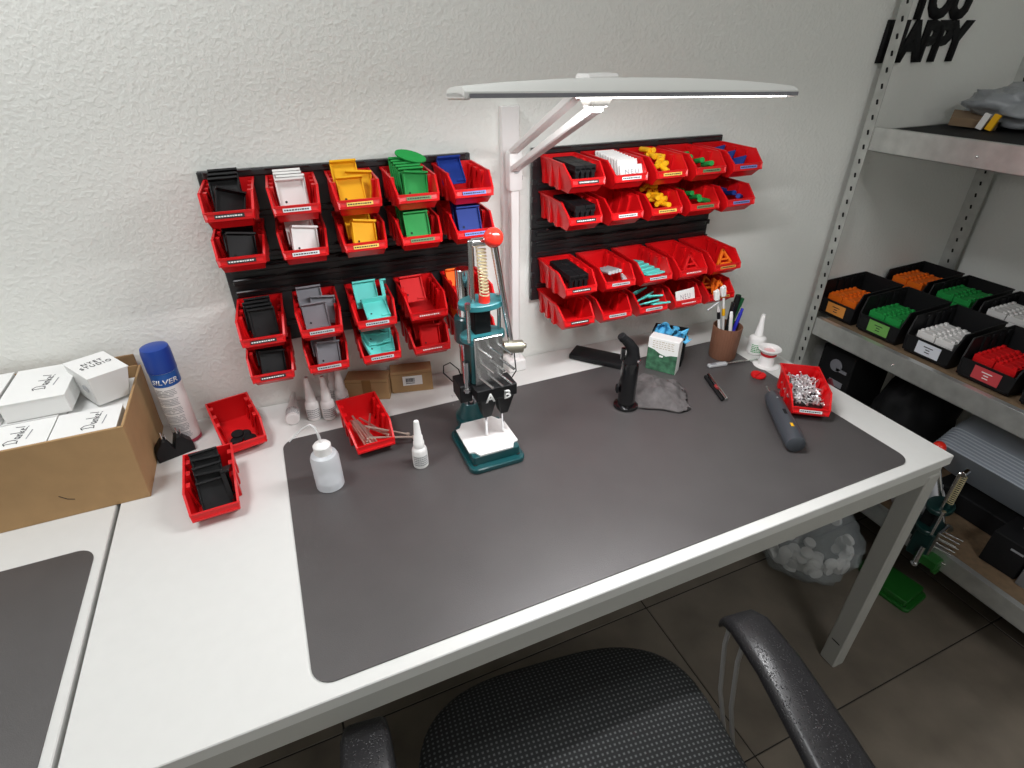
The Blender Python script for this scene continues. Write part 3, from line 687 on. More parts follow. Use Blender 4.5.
# lower layer, tops level with the carton's rim; upper boxes stand on it
white_box('white thank-you box at front right inside the carton', .001, -.172, .871, .104, .090, .0395, 0, (.016, -.026, R(84)))
white_box('white thank-you box at front middle inside the carton', -.108, -.172, .871, .110, .090, .0395, 0, (.010, -.026, R(84)))
white_box('white box at front left inside the carton', -.222, -.172, .871, .112, .090, .0395, 0, (.010, -.026, R(84)))
white_box('white box at back right inside the carton, under the small tilted box', .001, -.055, .8705, .104, .138, .022)
white_box('white thank-you box raised at the back inside the carton', -.081, -.055, .9125, .104, .137, .038, 0, (.014, -.030, R(84)))
white_box('white box raised at left inside the carton, cut by the photo edge', -.195, -.055, .9125, .112, .137, .038)
for x in (-.108, -.222): white_box('plain white box under the raised boxes inside the carton', x, -.055, .871, .110, .138, .0395, group='white boxes at the bottom of the carton')
for x in (.001, -.108, -.222):
    for y, l in ((-.172, .090), (-.055, .138)):
        white_box('plain white box at the bottom of the carton, hidden by the boxes above', x, y, .7565, .104, l, .113, group='white boxes at the bottom of the carton')
tb, lid = white_box('small white studio box perched askew on the white boxes', .008, -.052, .9000, .074, .096, .0665, R(36), taper=.80)
tb.rotation_euler = (R(3), R(4), R(34))
o = link('lettering', text_mesh('lettering', 'NYET\nSTUDIO', M_ink, w=.056, h=.025, spacing=1.3, offset=0), lid); o.location = (0, .006, .0673); o.rotation_euler = (0, 0, R(4))
G().prism(rrect(.022, .012, .005, 4), 0, .0006, Matrix.Translation((-.0338, -.018, .034)) @ Matrix.Rotation(R(-90), 4, 'Z') @ Matrix.Rotation(R(90), 4, 'X')).obj('thumb_slot', M_lgrey, lid)

# ------------------------------------------------------------------ spray can, black prongs
def wrap(me, r, z):
    for v in me.vertices:
        a = v.co.x/r; rr = r+.0003+v.co.z; v.co = (rr*math.sin(a), -rr*math.cos(a), z+v.co.y)
    return me
def spray_can():
    t = thing('spray_can', 'white aerosol spray can with blue cap beside the carton', 'spray can', (.118, -.045, TZ), R(-14)); r = .0265
    G().lathe([(r-.002, 0), (r, .003), (r, .178), (r-.003, .184), (.016, .189)], 32).obj('can_body', M_white, t)
    G().lathe([(r+.0004, .148), (r+.0004, .178)], 32).obj('blue_band', mat('can_band_blue', (32, 92, 170), .35), t)
    G().lathe([(r+.0003, .002), (r+.0003, .010)], 32).obj('red_band', mat('can_band_red', (170, 40, 70), .4), t)
    G().lathe([(r+.0012, .179), (r+.0010, .220), (r-.001, .230), (r-.006, .232)], 32).obj('cap', M_lblue, t)
    me = text_mesh('lettering', 'SILVER', M_wpaper, w=.052, h=.011, shear=.2, offset=.01, extrude=.0003); o = link('lettering', wrap(me, r+.0006, .160), t); o.rotation_euler = (0, 0, R(16))
    g = G(); rr = random.Random(2)
    for row in range(34):
        z = .140-.0036*row
        if row % 6 == 5: continue
        a = -.9
        while a < .75:
            da = rr.uniform(.05, .16)
            if rr.random() < .93: 
                Mx = Matrix.Rotation(a+da/2, 4, 'Z') @ Matrix.Translation((0, -r-.0003, z)); g.box(0, 0, 0, r*da*.9, .0003, .0013, Mx)
            a += da
    g.obj('small_print', M_greyink, t)
spray_can()
def prongs():
    t = thing('twin_prong_jig', 'black jig with two peaks and steel needles in front of spray can', 'jig', (.097, -.098, TZ), R(19))
    w = .036
    G().prism([(-w, 0), (w, 0), (w, .022), (w*.72, .034), (w*.5, .046), (w*.26, .046), (0, .020), (-w*.26, .046), (-w*.5, .046), (-w*.8, .034), (-w, .022)], -.012, .012, Matrix.Rotation(R(90), 4, 'X')).obj('jig_body', M_black, t, bevel=.001)
    for s in (-1, 1):
        G().cyl((s*w*.4, 0, .044), (s*w*.4, 0, .064), .0016, n=8).obj('needle', M_chrome, t)
        G().cyl((s*w*.4+.006, 0, .044), (s*w*.4+.006, 0, .056), .0012, n=8).obj('needle', M_chrome, t)
prongs()

# ------------------------------------------------------------------ bottles
def glue_bottle(label, loc, rz=0, rot=None, green=False, s=1.0, group=None):
    t = thing('glue_bottle', label, 'glue bottle', loc, rz, group, rot)
    q = 1.45 if green else 1
    G().lathe([(.0135*s*q, 0), (.0155*s*q, .0015*s), (.0155*s*q, .040*s), (.014*s*q, .045*s), (.0098*s*(1.2 if green else 1), .050*s)], 22).obj('bottle_body', M_white, t)
    lb = G().lathe([(.0157*s*q, .006*s), (.0157*s*q, .034*s)], 22).obj('label_wrap', M_wpaper, t)
    g = G(); r = random.Random(4)
    for row in range(5):
        a = -1.0
        while a < 1.0:
            da = r.uniform(.1, .3); Mx = Matrix.Rotation(a+da/2, 4, 'Z') @ Matrix.Translation((0, -.0159*s*q, (.030-.005*row)*s)); g.box(0, 0, 0, .0147*s*q*da*.85, .0003, .0022*s, Mx); a += da
    g.obj('label_print', M_green if green else M_greyink, lb)
    G().lathe([(.0112*s, .046*s), (.0112*s, .060*s), (.0098*s, .062*s), (.0094*s, .074*s), (.0080*s, .076*s), (.0054*s, .108*s), (.0046*s, .111*s)], 20).obj('nozzle_cap', M_white, t)
    return t
glue_bottle('white glue bottle standing alone on the desk mat right of the red bin', (.569, -.347, MZ), R(-10))
glue_bottle('front left standing glue bottle of the group by wall', (.386, -.078, TZ+.0004), R(-8))
glue_bottle('front right standing glue bottle of the group, against red bin', (.4195, -.089, TZ+.0004), R(6))
glue_bottle('glue bottle standing at the back right of the group', (.456, -.055, TZ+.0004), R(10))
glue_bottle('rearmost glue bottle of the group, tight against the wall', (.446, -.012, TZ+.0004), R(4))
glue_bottle('white glue bottle lying on its side with its base to the camera', (.338, -.090, TZ+.0155), rot=(R(-88), 0, R(-6)))
glue_bottle('white glue bottle with green label behind the brown pen cup', (1.562, -.246, TZ+.0004), R(-20), green=True, s=1.04)
def squeeze_bottle():
    t = thing('squeeze_bottle', 'translucent squeeze bottle with thin bent spout on mat corner', 'squeeze bottle', (.388, -.334, MZ))
    G().lathe([(.024, 0), (.0268, .002), (.0268, .070), (.024, .078), (.015, .083), (.0125, .084)], 28).obj('bottle_body', M_clear, t)
    G().lathe([(.021, .001), (.0225, .014), (.020, .015)], 24).obj('liquid', M_clear, t)
    G().lathe([(.0165, .081), (.0165, .099), (.013, .103), (.006, .106)], 24, flute=.03).obj('screw_cap', M_white, t)
    G().tube([(0, 0, .104), (-.002, 0, .126), (-.006, .003, .141), (-.012, .007, .146), (-.026, .010, .139), (-.054, .014, .114)], [.003, .0028, .0022, .0018, .0016, .0014], 8).obj('spout_tube', M_clear2, t)
squeeze_bottle()
def small_box(label, x0, x1, yf, yb, h, rz, tape, sticker):
    cx, cy = (x0+x1)/2, (yf+yb)/2; W, D = x1-x0, yb-yf
    t = thing('small_cardboard_box', label, 'cardboard box', (cx, cy, TZ+.0003), rz)
    G().box(0, 0, h/2, W, D, h).obj('box_body', M_card, t, bevel=.0012)
    G().box(0, -D/2-.0004, h-.008, W-.003, .0008, .0012).obj('flap_edge', M_cardin, t)
    if tape: G().box(0, -D/2-.0006, h*.5, .022, .0008, h*.98).obj('tape', M_tape, t)
    if sticker:
        s = G().box(.002, -D/2-.0006, h*.55, .048, .0008, .026).obj('sticker', M_wpaper, t); g = G(); r = random.Random(1); x = -.016
        while x < .006: ww = r.uniform(.0008, .002); g.box(x+.002, -D/2-.0012, h*.58, ww, .0004, .011); x += ww+.0009
        g.box(-.004, -D/2-.0012, h*.58-.009, .022, .0004, .0016); g.obj('barcode', M_ink, s)
small_box('brown cardboard box with tape strip, left of the pair under panel', .4735, .5775, -.054, -.008, .057, R(-21), True, False)
small_box('brown cardboard box with white barcode sticker, right of the pair', .580, .682, -.060, -.018, .060, R(-12), False, True)

# ------------------------------------------------------------------ torch lighter, bar, cloth, glove box
def torch():
    t = thing('torch_lighter', 'black gas torch lighter standing on round foot on the mat', 'torch', (1.078, -.332, MZ), R(-20))
    G().lathe([(.027, 0), (.030, .002), (.029, .007), (.020, .010)], 28).obj('foot', M_gloss, t)
    G().lathe([(.020, .008), (.0205, .020), (.0200, .116), (.018, .122)], 26).obj('tank', M_gloss, t)
    g = G(); pts = [(0, 0, .116), (.004, .0, .134), (.002, 0, .152), (-.010, 0, .170), (-.024, -.002, .184)]
    g.tube(pts, [.0180, .0165, .0140, .0115, .0095], 16); g.obj('head', M_black, t)
    G().cyl((-.022, -.002, .181), (-.030, -.003, .191), .0105, .0095, 18).obj('nozzle', M_dark, t, bevel=.001)
    G().box(-.020, 0, .143, .010, .012, .03).obj('trigger', M_gloss, t, bevel=.003, seg=2)
    G().cyl((.014, -.014, .128), (.017, -.018, .128), .006, n=14).obj('flame_knob', M_chrome, t)
    G().box(-.025, .0, .05, .006, .014, .020).obj('lock_latch', M_dark, t, bevel=.002)
torch()
o = G().box(0, 0, .008, .150, .062, .015).obj('power_bank', M_black, bevel=.004, seg=2); put(o, (1.135, -.108, MZ), R(-49)); tag(o, 'flat black slab lying on the mat edge behind the torch', 'flat slab')
def cloth():
    P = [(-.080, .012), (-.066, .060), (-.020, .095), (.030, .090), (.055, .048), (.094, .002), (.074, -.046), (.046, -.072), (.024, -.104), (-.010, -.098), (-.034, -.066), (-.070, -.036)]
    g = G(); nr, na = 16, 44; vs = []; fs = []
    def edge(a):
        u = a/(2*math.pi)*len(P); i = int(u) % len(P); f = u-int(u); p, q = Vector(P[i]), Vector(P[(i+1) % len(P)]); return p*(1-f)+q*f
    for i in range(nr+1):
        rr = i/nr
        for k in range(na):
            e = edge(2*math.pi*k/na); x, y = e.x*rr, e.y*rr
            h = .034*(1-rr**3)*(.55+.45*math.cos(rr*2.2)) + .014*noise.noise(Vector((x*34+3, y*34, 1)))*(1-rr**6) + .005*noise.noise(Vector((x*90, y*90, 4)))
            vs.append((x, y, max(.001, h+.004)))
    for i in range(nr):
        for k in range(na): k2 = (k+1) % na; fs.append((i*na+k, i*na+k2, (i+1)*na+k2, (i+1)*na+k))
    fs.append(tuple(nr*na+k for k in range(na))[::-1])
    g.add(vs, fs); o = g.obj('polishing_cloth', M_cloth, angle=180); put(o, (1.166, -.315, MZ), R(10)); tag(o, 'crumpled dark grey polishing cloth beside the torch lighter', 'cloth')
cloth()
def glove_box():
    t = thing('glove_carton', 'small upright box with green forest print in front of black crate', 'box', (1.2635, -.2215, MZ), R(-54))
    h = .094
    G().box(0, 0, h/2, .080, .034, h).obj('box_body', M_wpaper, t, bevel=.0008)
    p = G().prism([(-.0395, 0), (.0395, 0), (.0395, .054), (.022, .052), (.010, .047), (-.008, .052), (-.022, .060), (-.0395, .064)], -.0004, .0004, Matrix.Translation((0, -.0175, .001)) @ Matrix.Rotation(R(90), 4, 'X')).obj('forest_print', M_greenprint, t)
    G().box(-.002, -.0184, .046, .010, .0006, .005).obj('printed_badge', M_wpaper, p)
    g = G(); r = random.Random(9)
    for row in range(4):
        x = -.028
        while x < .028: ww = r.uniform(.003, .008); g.box(x+ww/2, -.0174, .086-.006*row, ww, .0006, .0012); x += ww+.003
    g.obj('small_print', mat('tan_ink', (176, 160, 130), .8), t)
    c = thing('black_crate', 'open black box holding blue gloves behind the green printed box', 'box', (1.305, -.184, MZ), R(-46)); W, D, H = .084, .050, .092
    G().box(0, -D/2, H/2-.004, W, .003, H-.008).obj('front_panel', M_dark, c); G().box(0, D/2, H/2, W, .003, H).obj('back_panel', M_dark, c)
    for s in (-1, 1): G().box(s*W/2, 0, H/2, .003, D, H).obj('side_panel', M_dark, c)
    G().box(0, 0, .002, W, D, .003).obj('bottom_panel', M_dark, c)
    fr = Matrix.Translation((1.305, -.184, MZ)) @ Matrix.Rotation(R(-46), 4, 'Z')
    for n, (x, y, z, a, b, c2, lab) in enumerate([(-.022, -.004, .082, 0, 15, 10, 'leftmost'), (.006, .002, .080, 20, -25, 60, 'middle'), (.028, -.012, .076, 10, 50, -20, 'rightmost')]):
        g = G(); nu, nv = 10, 14; vs = []; fs = []
        for i in range(nu+1):
            for k in range(nv+1):
                u, v = i/nu-.5, k/nv-.5
                vs.append((u*.034+.006*noise.noise(Vector((u*4, v*5, n))), .010*math.sin(v*9+n)+.010*noise.noise(Vector((u*5, v*5, n+7))), v*.054+.012*math.cos(u*6+n)*.6))
        for i in range(nu):
            for k in range(nv): q = i*(nv+1)+k; fs.append((q, q+1, q+nv+2, q+nv+1))
        # closed back skin for thickness
        off = len(vs); vs += [(x_, y_+.0025, z_) for x_, y_, z_ in vs]; fs += [tuple(i+off for i in f)[::-1] for f in fs]
        rim = [i*(nv+1) for i in range(nu+1)]+[nu*(nv+1)+k for k in range(1, nv+1)]+[i*(nv+1)+nv for i in range(nu-1, -1, -1)]+[k for k in range(nv-1, 0, -1)]
        fs += [(rim[i], rim[(i+1) % len(rim)], rim[(i+1) % len(rim)]+off, rim[i]+off) for i in range(len(rim))]
        g.add(vs, fs); piece(fr, 'nitrile_glove', g.mesh('nitrile_glove', M_glove, angle=180), (x, y, z), (a, b, c2), f'crumpled light blue glove sticking out of black box, {lab} of the three', 'glove', None)
glove_box()

# ------------------------------------------------------------------ pen cup and pens
CUP = Vector((1.460, -.228, MZ))
def pen_cup():
    t = thing('pen_cup', 'brown ribbed pen cup at the back right of the mat', 'pen cup', CUP)
    G().lathe([(.034, 0), (.0355, .003), (.0385, .093), (.0365, .093), (.0335, .004), (.001, .004)], 72, flute=-.03).obj('cup_body', M_cup, t)
pen_cup()
def stick(name, label, cat, base, tip, parts):
    """parts: (name, t0, t1, r0, r1, material) along base -> tip"""
    b, q = Vector(base), Vector(tip); d = q-b
    t = thing(name, label, cat, b); t.rotation_euler = d.to_track_quat('Z', 'Y').to_euler(); L = d.length
    for nm, a, c, r0, r1, m in parts: G().lathe([(r0, L*a), (r1, L*c)], 12, None).obj(nm, m, t, bevel=.0004)
    return t
cb = lambda dx, dy: CUP+Vector((dx, dy, .006))
for lab, bx, tip, col in (('plain white neck toothbrush leaning left in the brown cup', (-.010, -.004), (1.402, -.222, .960), M_white), ('orange-banded neck toothbrush, taller one in the brown cup', (.006, .006), (1.422, -.222, .968), M_yellow)):
    t = stick('toothbrush', lab, 'toothbrush', cb(*bx), tip, [('handle', 0, .80, .0040, .0032, M_white), ('neck_band', .56, .66, .0046, .0042, M_dark if col is M_white else col)])
    L = (Vector(tip)-cb(*bx)).length
    h = G().prism(rrect(.013, .032, .006, 5), -.0025, .0025, Matrix.Translation((0, 0, L*.90)) @ Matrix.Rotation(R(90), 4, 'X')).obj('brush_head', M_white, t, bevel=.001)
    G().box(0, -.006, L*.90, .010, .007, .026).obj('bristles', M_wpaper, h, bevel=.001)
stick('pen', 'white pen leaning left in front of the brown cup pens', 'pen', cb(.010, -.014), (1.446, -.243, .893), [('barrel', 0, .9, .0048, .0048, M_white), ('end_plug', .9, 1, .0048, .0036, M_wpaper)])
stick('pen', 'black clip pen in the brown cup between white and blue', 'pen', cb(.004, .006), (1.460, -.228, .912), [('barrel', 0, .72, .0055, .0055, M_dark), ('cap', .72, 1, .0060, .0050, M_gloss)])
stick('marker', 'thick black marker, tallest dark one in the brown cup', 'marker', cb(.006, .014), (1.484, -.218, .924), [('barrel', 0, .62, .0075, .0075, M_dark), ('cap', .62, 1, .0085, .0075, M_dark)])
stick('pen', 'blue ballpoint pen leaning right in the brown cup', 'pen', cb(-.004, -.010), (1.494, -.232, .890), [('barrel', 0, .9, .0048, .0048, mat('royal_blue', (34, 40, 170), .35)), ('clicker', .9, 1, .0040, .0034, mat('royal_blue', (34, 40, 170)))])
stick('pen', 'green pen behind the blue pen in the brown cup', 'pen', cb(.008, .020), (1.502, -.216, .912), [('barrel', 0, .85, .0055, .0055, mat('dark_green', (20, 92, 52), .4)), ('cap', .85, 1, .0065, .0060, mat('dark_green', (20, 92, 52)))])
stick('pen', 'pale green pen between black marker and green pen', 'pen', cb(.012, .004), (1.492, -.212, .922), [('barrel', 0, .85, .0045, .0045, M_green), ('cap', .85, 1, .0052, .0048, M_green)])
o = G().tube([tuple(cb(-.012, .004)), (1.436, -.225, .858), (1.412, -.228, .918), (1.408, -.228, .921), (1.374, -.232, .906)], .0024, 8).obj('hex_key', M_lgrey); tag(o, 'bent hex key hooked over left side of the brown cup', 'hex key')

# ------------------------------------------------------------------ small things on the right
def spool():
    t = thing('thread_spool', 'white plastic spool with red thread behind the screw bin', 'spool', (1.534, -.316, TZ+.0006), R(0)); t.scale = (.92, .92, .95)
    G().lathe([(.036, 0), (.036, .002), (.022, .003), (.020, .006), (.020, .040), (.030, .050), (.032, .054), (.030, .0555), (.018, .0515), (.016, .044)], 32).obj('reel', M_white, t)
    G().lathe([(.0215, .034), (.0225, .037), (.0225, .041), (.0215, .043)], 28).obj('red_thread', mat('red_thread', (186, 24, 34), .7, bump=.6, bscale=800), t)
    G().lathe([(.0150, .0462), (.0150, .047)], 24).obj('pink_core', mat('pink_plastic', (232, 186, 186), .5), t)
spool()
def red_disc():
    t = thing('red_disc', 'small red two-part disc with dark slit on the mat', 'disc', (1.467, -.357, MZ), R(20)); t.scale = (.85, .85, 1)
    for s in (-1, 1):
        pts = [(.021*math.cos(R(a)), .021*math.sin(R(a))) for a in range(0, 181, 15)]
        G().prism(pts if s == 1 else [(x, -y) for x, y in pts][::-1], .0, .006, Matrix.Translation((0, s*.0012, 0)) @ Matrix.Rotation(R(6*s), 4, 'X')).obj('half_disc', M_redp, t, bevel=.0008)
    t.location.z += .0016
red_disc()
def craft_knife():
    a, b = Vector((1.380, -.266, MZ)), Vector((1.532, -.290, MZ)); d = b-a
    t = thing('craft_knife', 'slim silver craft knife lying in front of the pen cup', 'craft knife', a, math.atan2(d.y, d.x)); L = d.length
    h = G().box(L*.18, 0, .0050, L*.36, .013, .0085).obj('handle', M_lgrey, t, bevel=.002)
    G().box(L*.10, 0, .0094, L*.10, .009, .0008).obj('handle_badge', M_grey, h)
    G().cyl((L*.36, 0, .005), (L*.74, 0, .0045), .0038, .0034, 12).obj('shaft', M_steel, t)
    G().box(L*.86, 0, .004, L*.24, .0045, .0012).obj('blade', M_steel, t)
craft_knife()
def clip_pen():
    a, b = Vector((1.344, -.302, MZ)), Vector((1.306, -.414, MZ)); d = b-a
    t = thing('tweezer_pen', 'short black and silver tool lying on the mat below the knife', 'pen tool', a, math.atan2(d.y, d.x)); L = d.length
    G().cyl((0, .0055, .0055), (L, .0055, .0055), .0052, n=14).obj('silver_barrel', M_steel, t, bevel=.001)
    G().box(L*.52, -.005, .005, L*.95, .007, .009).obj('black_grip', M_dark, t, bevel=.002)
    G().cyl((L*.5, 0, .009), (L*.6, 0, .009), .0042, n=12).obj('red_band', mat('dull_red', (150, 50, 50), .5), t)
clip_pen()
def screwdriver():
    a, b = Vector((1.402, -.460, MZ)), Vector((1.303, -.630, MZ)); d = b-a
    t = thing('electric_screwdriver', 'dark grey electric pen screwdriver beside the screw bin', 'screwdriver', a, math.atan2(d.y, d.x)); L = d.length; z = .0212
    Mx = Matrix.Translation((0, 0, z)) @ Matrix.Rotation(R(90), 4, 'Y')
    G().lathe([(.011, 0), (.016, .006), (.0190, .03), (.0208, L*.6), (.0208, L*.93), (.0190, L*.985), (.014, L)], 26, Mx).obj('body', mat('charcoal_plastic', (62, 66, 72), .42), t)
    G().lathe([(.0045, -.012), (.0062, -.004), (.0062, .001)], 14, Mx).obj('chuck', M_steel, t)
    G().cyl((-.040, 0, z-.001), (-.010, 0, z), .0026, .0034, 8).obj('bit', M_steel, t)
    G().box(L*.50, 0, z+.0198, .020, .007, .0022).obj('switch', M_dark, t, bevel=.0008)
    G().box(L*.76, 0, z+.0205, .012, .006, .0012).obj('yellow_mark', M_yellow, t)
    G().cyl((L*.2, 0, z+.0182), (L*.2, 0, z+.0198), .0022, n=10).obj('indicator', M_lgrey, t)
screwdriver()

# ------------------------------------------------------------------ wall lettering
def sign():
    t = thing('wall_lettering', 'black condensed wall letters reading YOU HAPPY behind shelf post', 'wall lettering', Wp(1.835, 0, 1.4425), WANG)
    for body, w, h, s, z in (('HAPPY', .332, .099, -.003, .0495), ('YOU', .232, .105, .010, .150)):
        me = text_mesh('word', body, M_dark, w=w, h=h, extrude=.006, shear=.05, offset=.05, spacing=.86)
        o = link('word', me, t); o.location = (s, -.0015, z); o.rotation_euler = (R(90), 0, 0)
sign()

# ------------------------------------------------------------------ shelving rack
SX, SXB = 1.980, 2.585
def rack():
    yn = wall_y(2.0)-.012; yb = -1.35
    t = thing('shelving_rack', 'galvanised boltless steel rack on the right wall', 'shelf rack', (SX, (yn+yb)/2, 0)); oy = (yn+yb)/2; ox = SX
    def upright(x, y, dx, dy, zt=2.2, W=.032):
        g = G(); g.box(x+dx*W/2-ox, y-oy, zt/2, W, .002, zt-.002); g.box(x-ox, y+dy*W/2-oy, zt/2, .002, W, zt-.002)
        u = g.obj('upright', M_zinc, t)
        hm = G().prism(rrect(.006, .013, .002, 3), -.0007, .0007).mesh('keyhole', M_hole, smooth=False)
        zz = .06
        k = 0
        while zz < 2.15:
            if .0 < zz:
                o = link('keyhole', hm, u); o.location = (x+dx*W*.56-ox, y-.0012*(1 if dy < 0 else -1)*-1-oy+(-.0003), zz); o.rotation_euler = (R(90), R(12), 0)
                o = link('keyhole', hm, u); o.location = (x-.0012-ox, y+dy*W*.56-oy, zz); o.rotation_euler = (R(90), R(12), R(90))
            zz += .038; k += 1
        G().box(x+dx*W/2-ox, y+dy*W/2-oy, .004, W+.004, W+.004, .008).obj('foot_cap', M_dark, t)
    upright(SX-.002, -.066, 1, -1, W=.030); upright(SXB, yn-.004, -1, -1, W=.062); upright(SX-.002, yb+.002, 1, 1); upright(SXB, yb+.002, -1, 1)
    for z, bd in ((.163, 'brown'), (.655, 'brown'), (1.230, 'black')):
        y0, y1 = yb+.01, (-.097 if True else yn)
        g = G(); g.box(SX+.001-ox, (y0+y1)/2-oy, z+.030, .002, y1-y0, .060); g.box(SX+.010-ox, (y0+y1)/2-oy, z+.0595, .018, y1-y0, .0015); g.box(SX+.006-ox, (y0+y1)/2-oy, z+.001, .012, y1-y0, .0015)
        b = g.obj('shelf_beam', M_zinc, t)
        for yy in (-.38, -1.0): G().sph((SX-.001-ox, yy-oy, z+.026), .0035, 10, 6).obj('rivet', M_steel, b)
        g = G(); g.box(SXB-.003-ox, (y0+y1)/2-oy, z+.030, .002, y1-y0, .060); g.obj('shelf_beam', M_zinc, t)
        for yy in (y0+.004, y1-.004): G().box((SX+SXB)/2-ox, yy-oy, z+.03, SXB-SX-.05, .002, .05).obj('cross_beam', M_zinc, t)
        G().box((SX+SXB)/2+.004-ox, (y0+y1)/2-oy, z+.047, SXB-SX-.026, y1-y0-.022, .014).obj('shelf_board', M_board if bd == 'brown' else M_dark, t)
rack()
SH1, SH2, SH0 = .655+.0545, 1.230+.0545, .163+.0545

# black shelf bins --------------------------------------------------------------------------------------
BB = ((.095, 0), (-.088, 0), (-.098, .012), (-.098, .056), (-.080, .106), (.095, .110))
ME_bb = bin_meshes('tray', M_black, .068, .062, .19, .11, BB, .004, 4)
def clipblock_mesh(m):
    g = G(); g.box(0, 0, .008, .0185, .050, .016)
    for s in (-1, 1):
        g.box(0, s*.017, .018, .0085, .009, .006)
        g.box(0, s*.0236, .008, .010, .0012, .008)
    return g.mesh('printed_clip_block', m, bevel=.0008)
CB = {}; ORD6 = ('first', 'second', 'third', 'fourth', 'fifth', 'sixth')
def shelf_bin(c, x, y, label_col, row, n0):
    loc = (x, y, SH1+.0008); rz = R(-90)
    nm = {'paper': 'white', 'leaf': 'green', 'crimson': 'red', 'orange': 'orange'}.get(label_col, 'white')
    t = thing('shelf_bin', f'black shelf bin of {c} clip blocks, {row} row on the rack', 'storage bin', loc, rz)
    link('tray', ME_bb, t)
    if row == 'front':
        s = G().box(0, -.1004, .034, .066, .0008, .036).obj('label_card', M_labels[label_col], t); g = G()
        for k, w in enumerate((.026, .012, .014)): g.box(0, -.1011, .041-.0075*k, w, .0005, .0024)
        g.obj('label_print', M_wpaper if label_col == 'crimson' else M_ink, s); s.location = (.004, 0, 0); s['label'] = f'{nm} paper label with three printed lines'
    if c not in CB: CB[c] = clipblock_mesh(CM[c])
    fr = Matrix.Translation(loc) @ Matrix.Rotation(rz, 4, 'Z')
    G0 = f'{c} clip blocks in the {row} row shelf bin'
    for layer in range(1, 3):
        for i in range(2):
            for j in range(6):
                yy = -.070+.0200*j; zz = .036+.0175*(layer-1)+(.022 if row == 'rear' else 0)
                if layer == 1 and j > 0: continue
                o = piece(fr, 'printed_clip_block', CB[c], (-.0262+.0524*i, yy, zz+.006*0), (0, 0, 90), f'{c} clip block, {("lower layer", "upper layer")[layer-1]}, {ORD6[j]} {("left", "right")[i]}, {row} row shelf bin', 'plastic clip', G0)
    u = G().box(0, .014, .025-(.011 if row == 'rear' else 0), .106, .140, .044+(.022 if row == 'rear' else 0)).obj('packing_card', M_dark); u.matrix_world = fr @ Matrix.Translation((0, 0, .0045+(.022 if row == 'rear' else 0))); tag(u, f'dark liner under the {c} blocks in the {row} row shelf bin', 'liner')
for c, y, lc in (('orange', -.119, 'orange'), ('green', -.271, 'leaf'), ('white', -.426, 'paper'), ('red', -.582, 'crimson'), ('blue', -.738, 'blue')):
    shelf_bin(c, 2.124, y, lc, 'front', 0)
for c, y, lc in (('orange', -.132, 'orange'), ('green', -.286, 'leaf'), ('white', -.440, 'paper')):
    shelf_bin(c, 2.405, y, lc, 'rear', 0)

# blob helper for bags ------------------------------------------------------------------------------------
def blob(name, m, c, r, seed, amp=.2, freq=3, flat=None, nu=40, nv=24):
    g = G(); vs = []; fs = []
    for j in range(nv+1):
        th = math.pi*j/nv
        for i in range(nu):
            ph = 2*math.pi*i/nu; d = Vector((math.sin(th)*math.cos(ph), math.sin(th)*math.sin(ph), math.cos(th)))
            k = 1+amp*noise.noise(d*freq+Vector((seed, seed*2, 0)))+amp*.5*noise.noise(d*freq*2.6+Vector((0, seed, 5)))
            z = d.z*r[2]*k
            if flat is not None: z = max(z, flat)
            vs.append((d.x*r[0]*k, d.y*r[1]*k, z))
    for j in range(nv):
        for i in range(nu): i2 = (i+1) % nu; fs.append((j*nu+i, j*nu+i2, (j+1)*nu+i2, (j+1)*nu+i))
    g.add(vs, fs); o = g.obj(name, m, angle=180); o.location = c; return o
# on the top board
b = blob('grey_film_bag', M_greybag, (2.345, -.265, SH2+.050), (.12, .15, .058), 3, .35, 3, -.0475); tag(b, 'crumpled grey plastic bag lying on the top board of rack', 'bag')
o = G().box(0, 0, .012, .075, .11, .022).obj('card_piece', mat('dark_card', (128, 106, 82), .8), bevel=.001); put(o, (2.245, -.190, SH2+.001), rot=(R(4), R(-10), R(30))); o.location.z += .008; tag(o, 'brown cardboard piece poking out of the grey bag', 'cardboard')
for x, y, m, nm in ((2.205, -.232, M_white, 'white'), (2.205, -.256, M_yellow, 'yellow')):
    o = G().box(0, 0, .020, .010, .016, .040).obj('plastic_block', m, bevel=.001); put(o, (x, y, SH2+.004), rot=(R(16), 0, R(10))); tag(o, f'small {nm} block standing before the grey bag on rack', 'block')

# under the middle board --------------------------------------------------------------------------------
def tool_case():
    t = thing('black_case', 'black case with round grey emblem under the rack board', 'case', (2.153, -.165, SH0+.0008), R(0))
    G().box(0, 0, .195, .20, .125, .39).obj('case_body', M_dark, t, bevel=.004)
    G().cyl((-.100, -.004, .334), (-.103, -.004, .334), .022, n=22).box(-.1015, -.028, .322, .003, .04, .010).obj('grey_emblem', M_grey, t)
    G().box(-.1008, -.02, .272, .0016, .05, .020).obj('grey_label', M_grey, t)
tool_case()
b = blob('black_bag', M_dark, (2.24, -.355, SH0+.17), (.16, .11, .205), 8, .18, 3, -.169); tag(b, 'large black fabric bag standing beside the black case', 'bag')
o = G().box(0, 0, .09, .014, .022, .18).obj('red_strap', mat('dark_red', (110, 22, 36), .5), bevel=.004); put(o, (2.055, -.262, SH0+.13), rot=(R(-34), 0, 0)); tag(o, 'dark red strap handle before the black bag', 'strap')
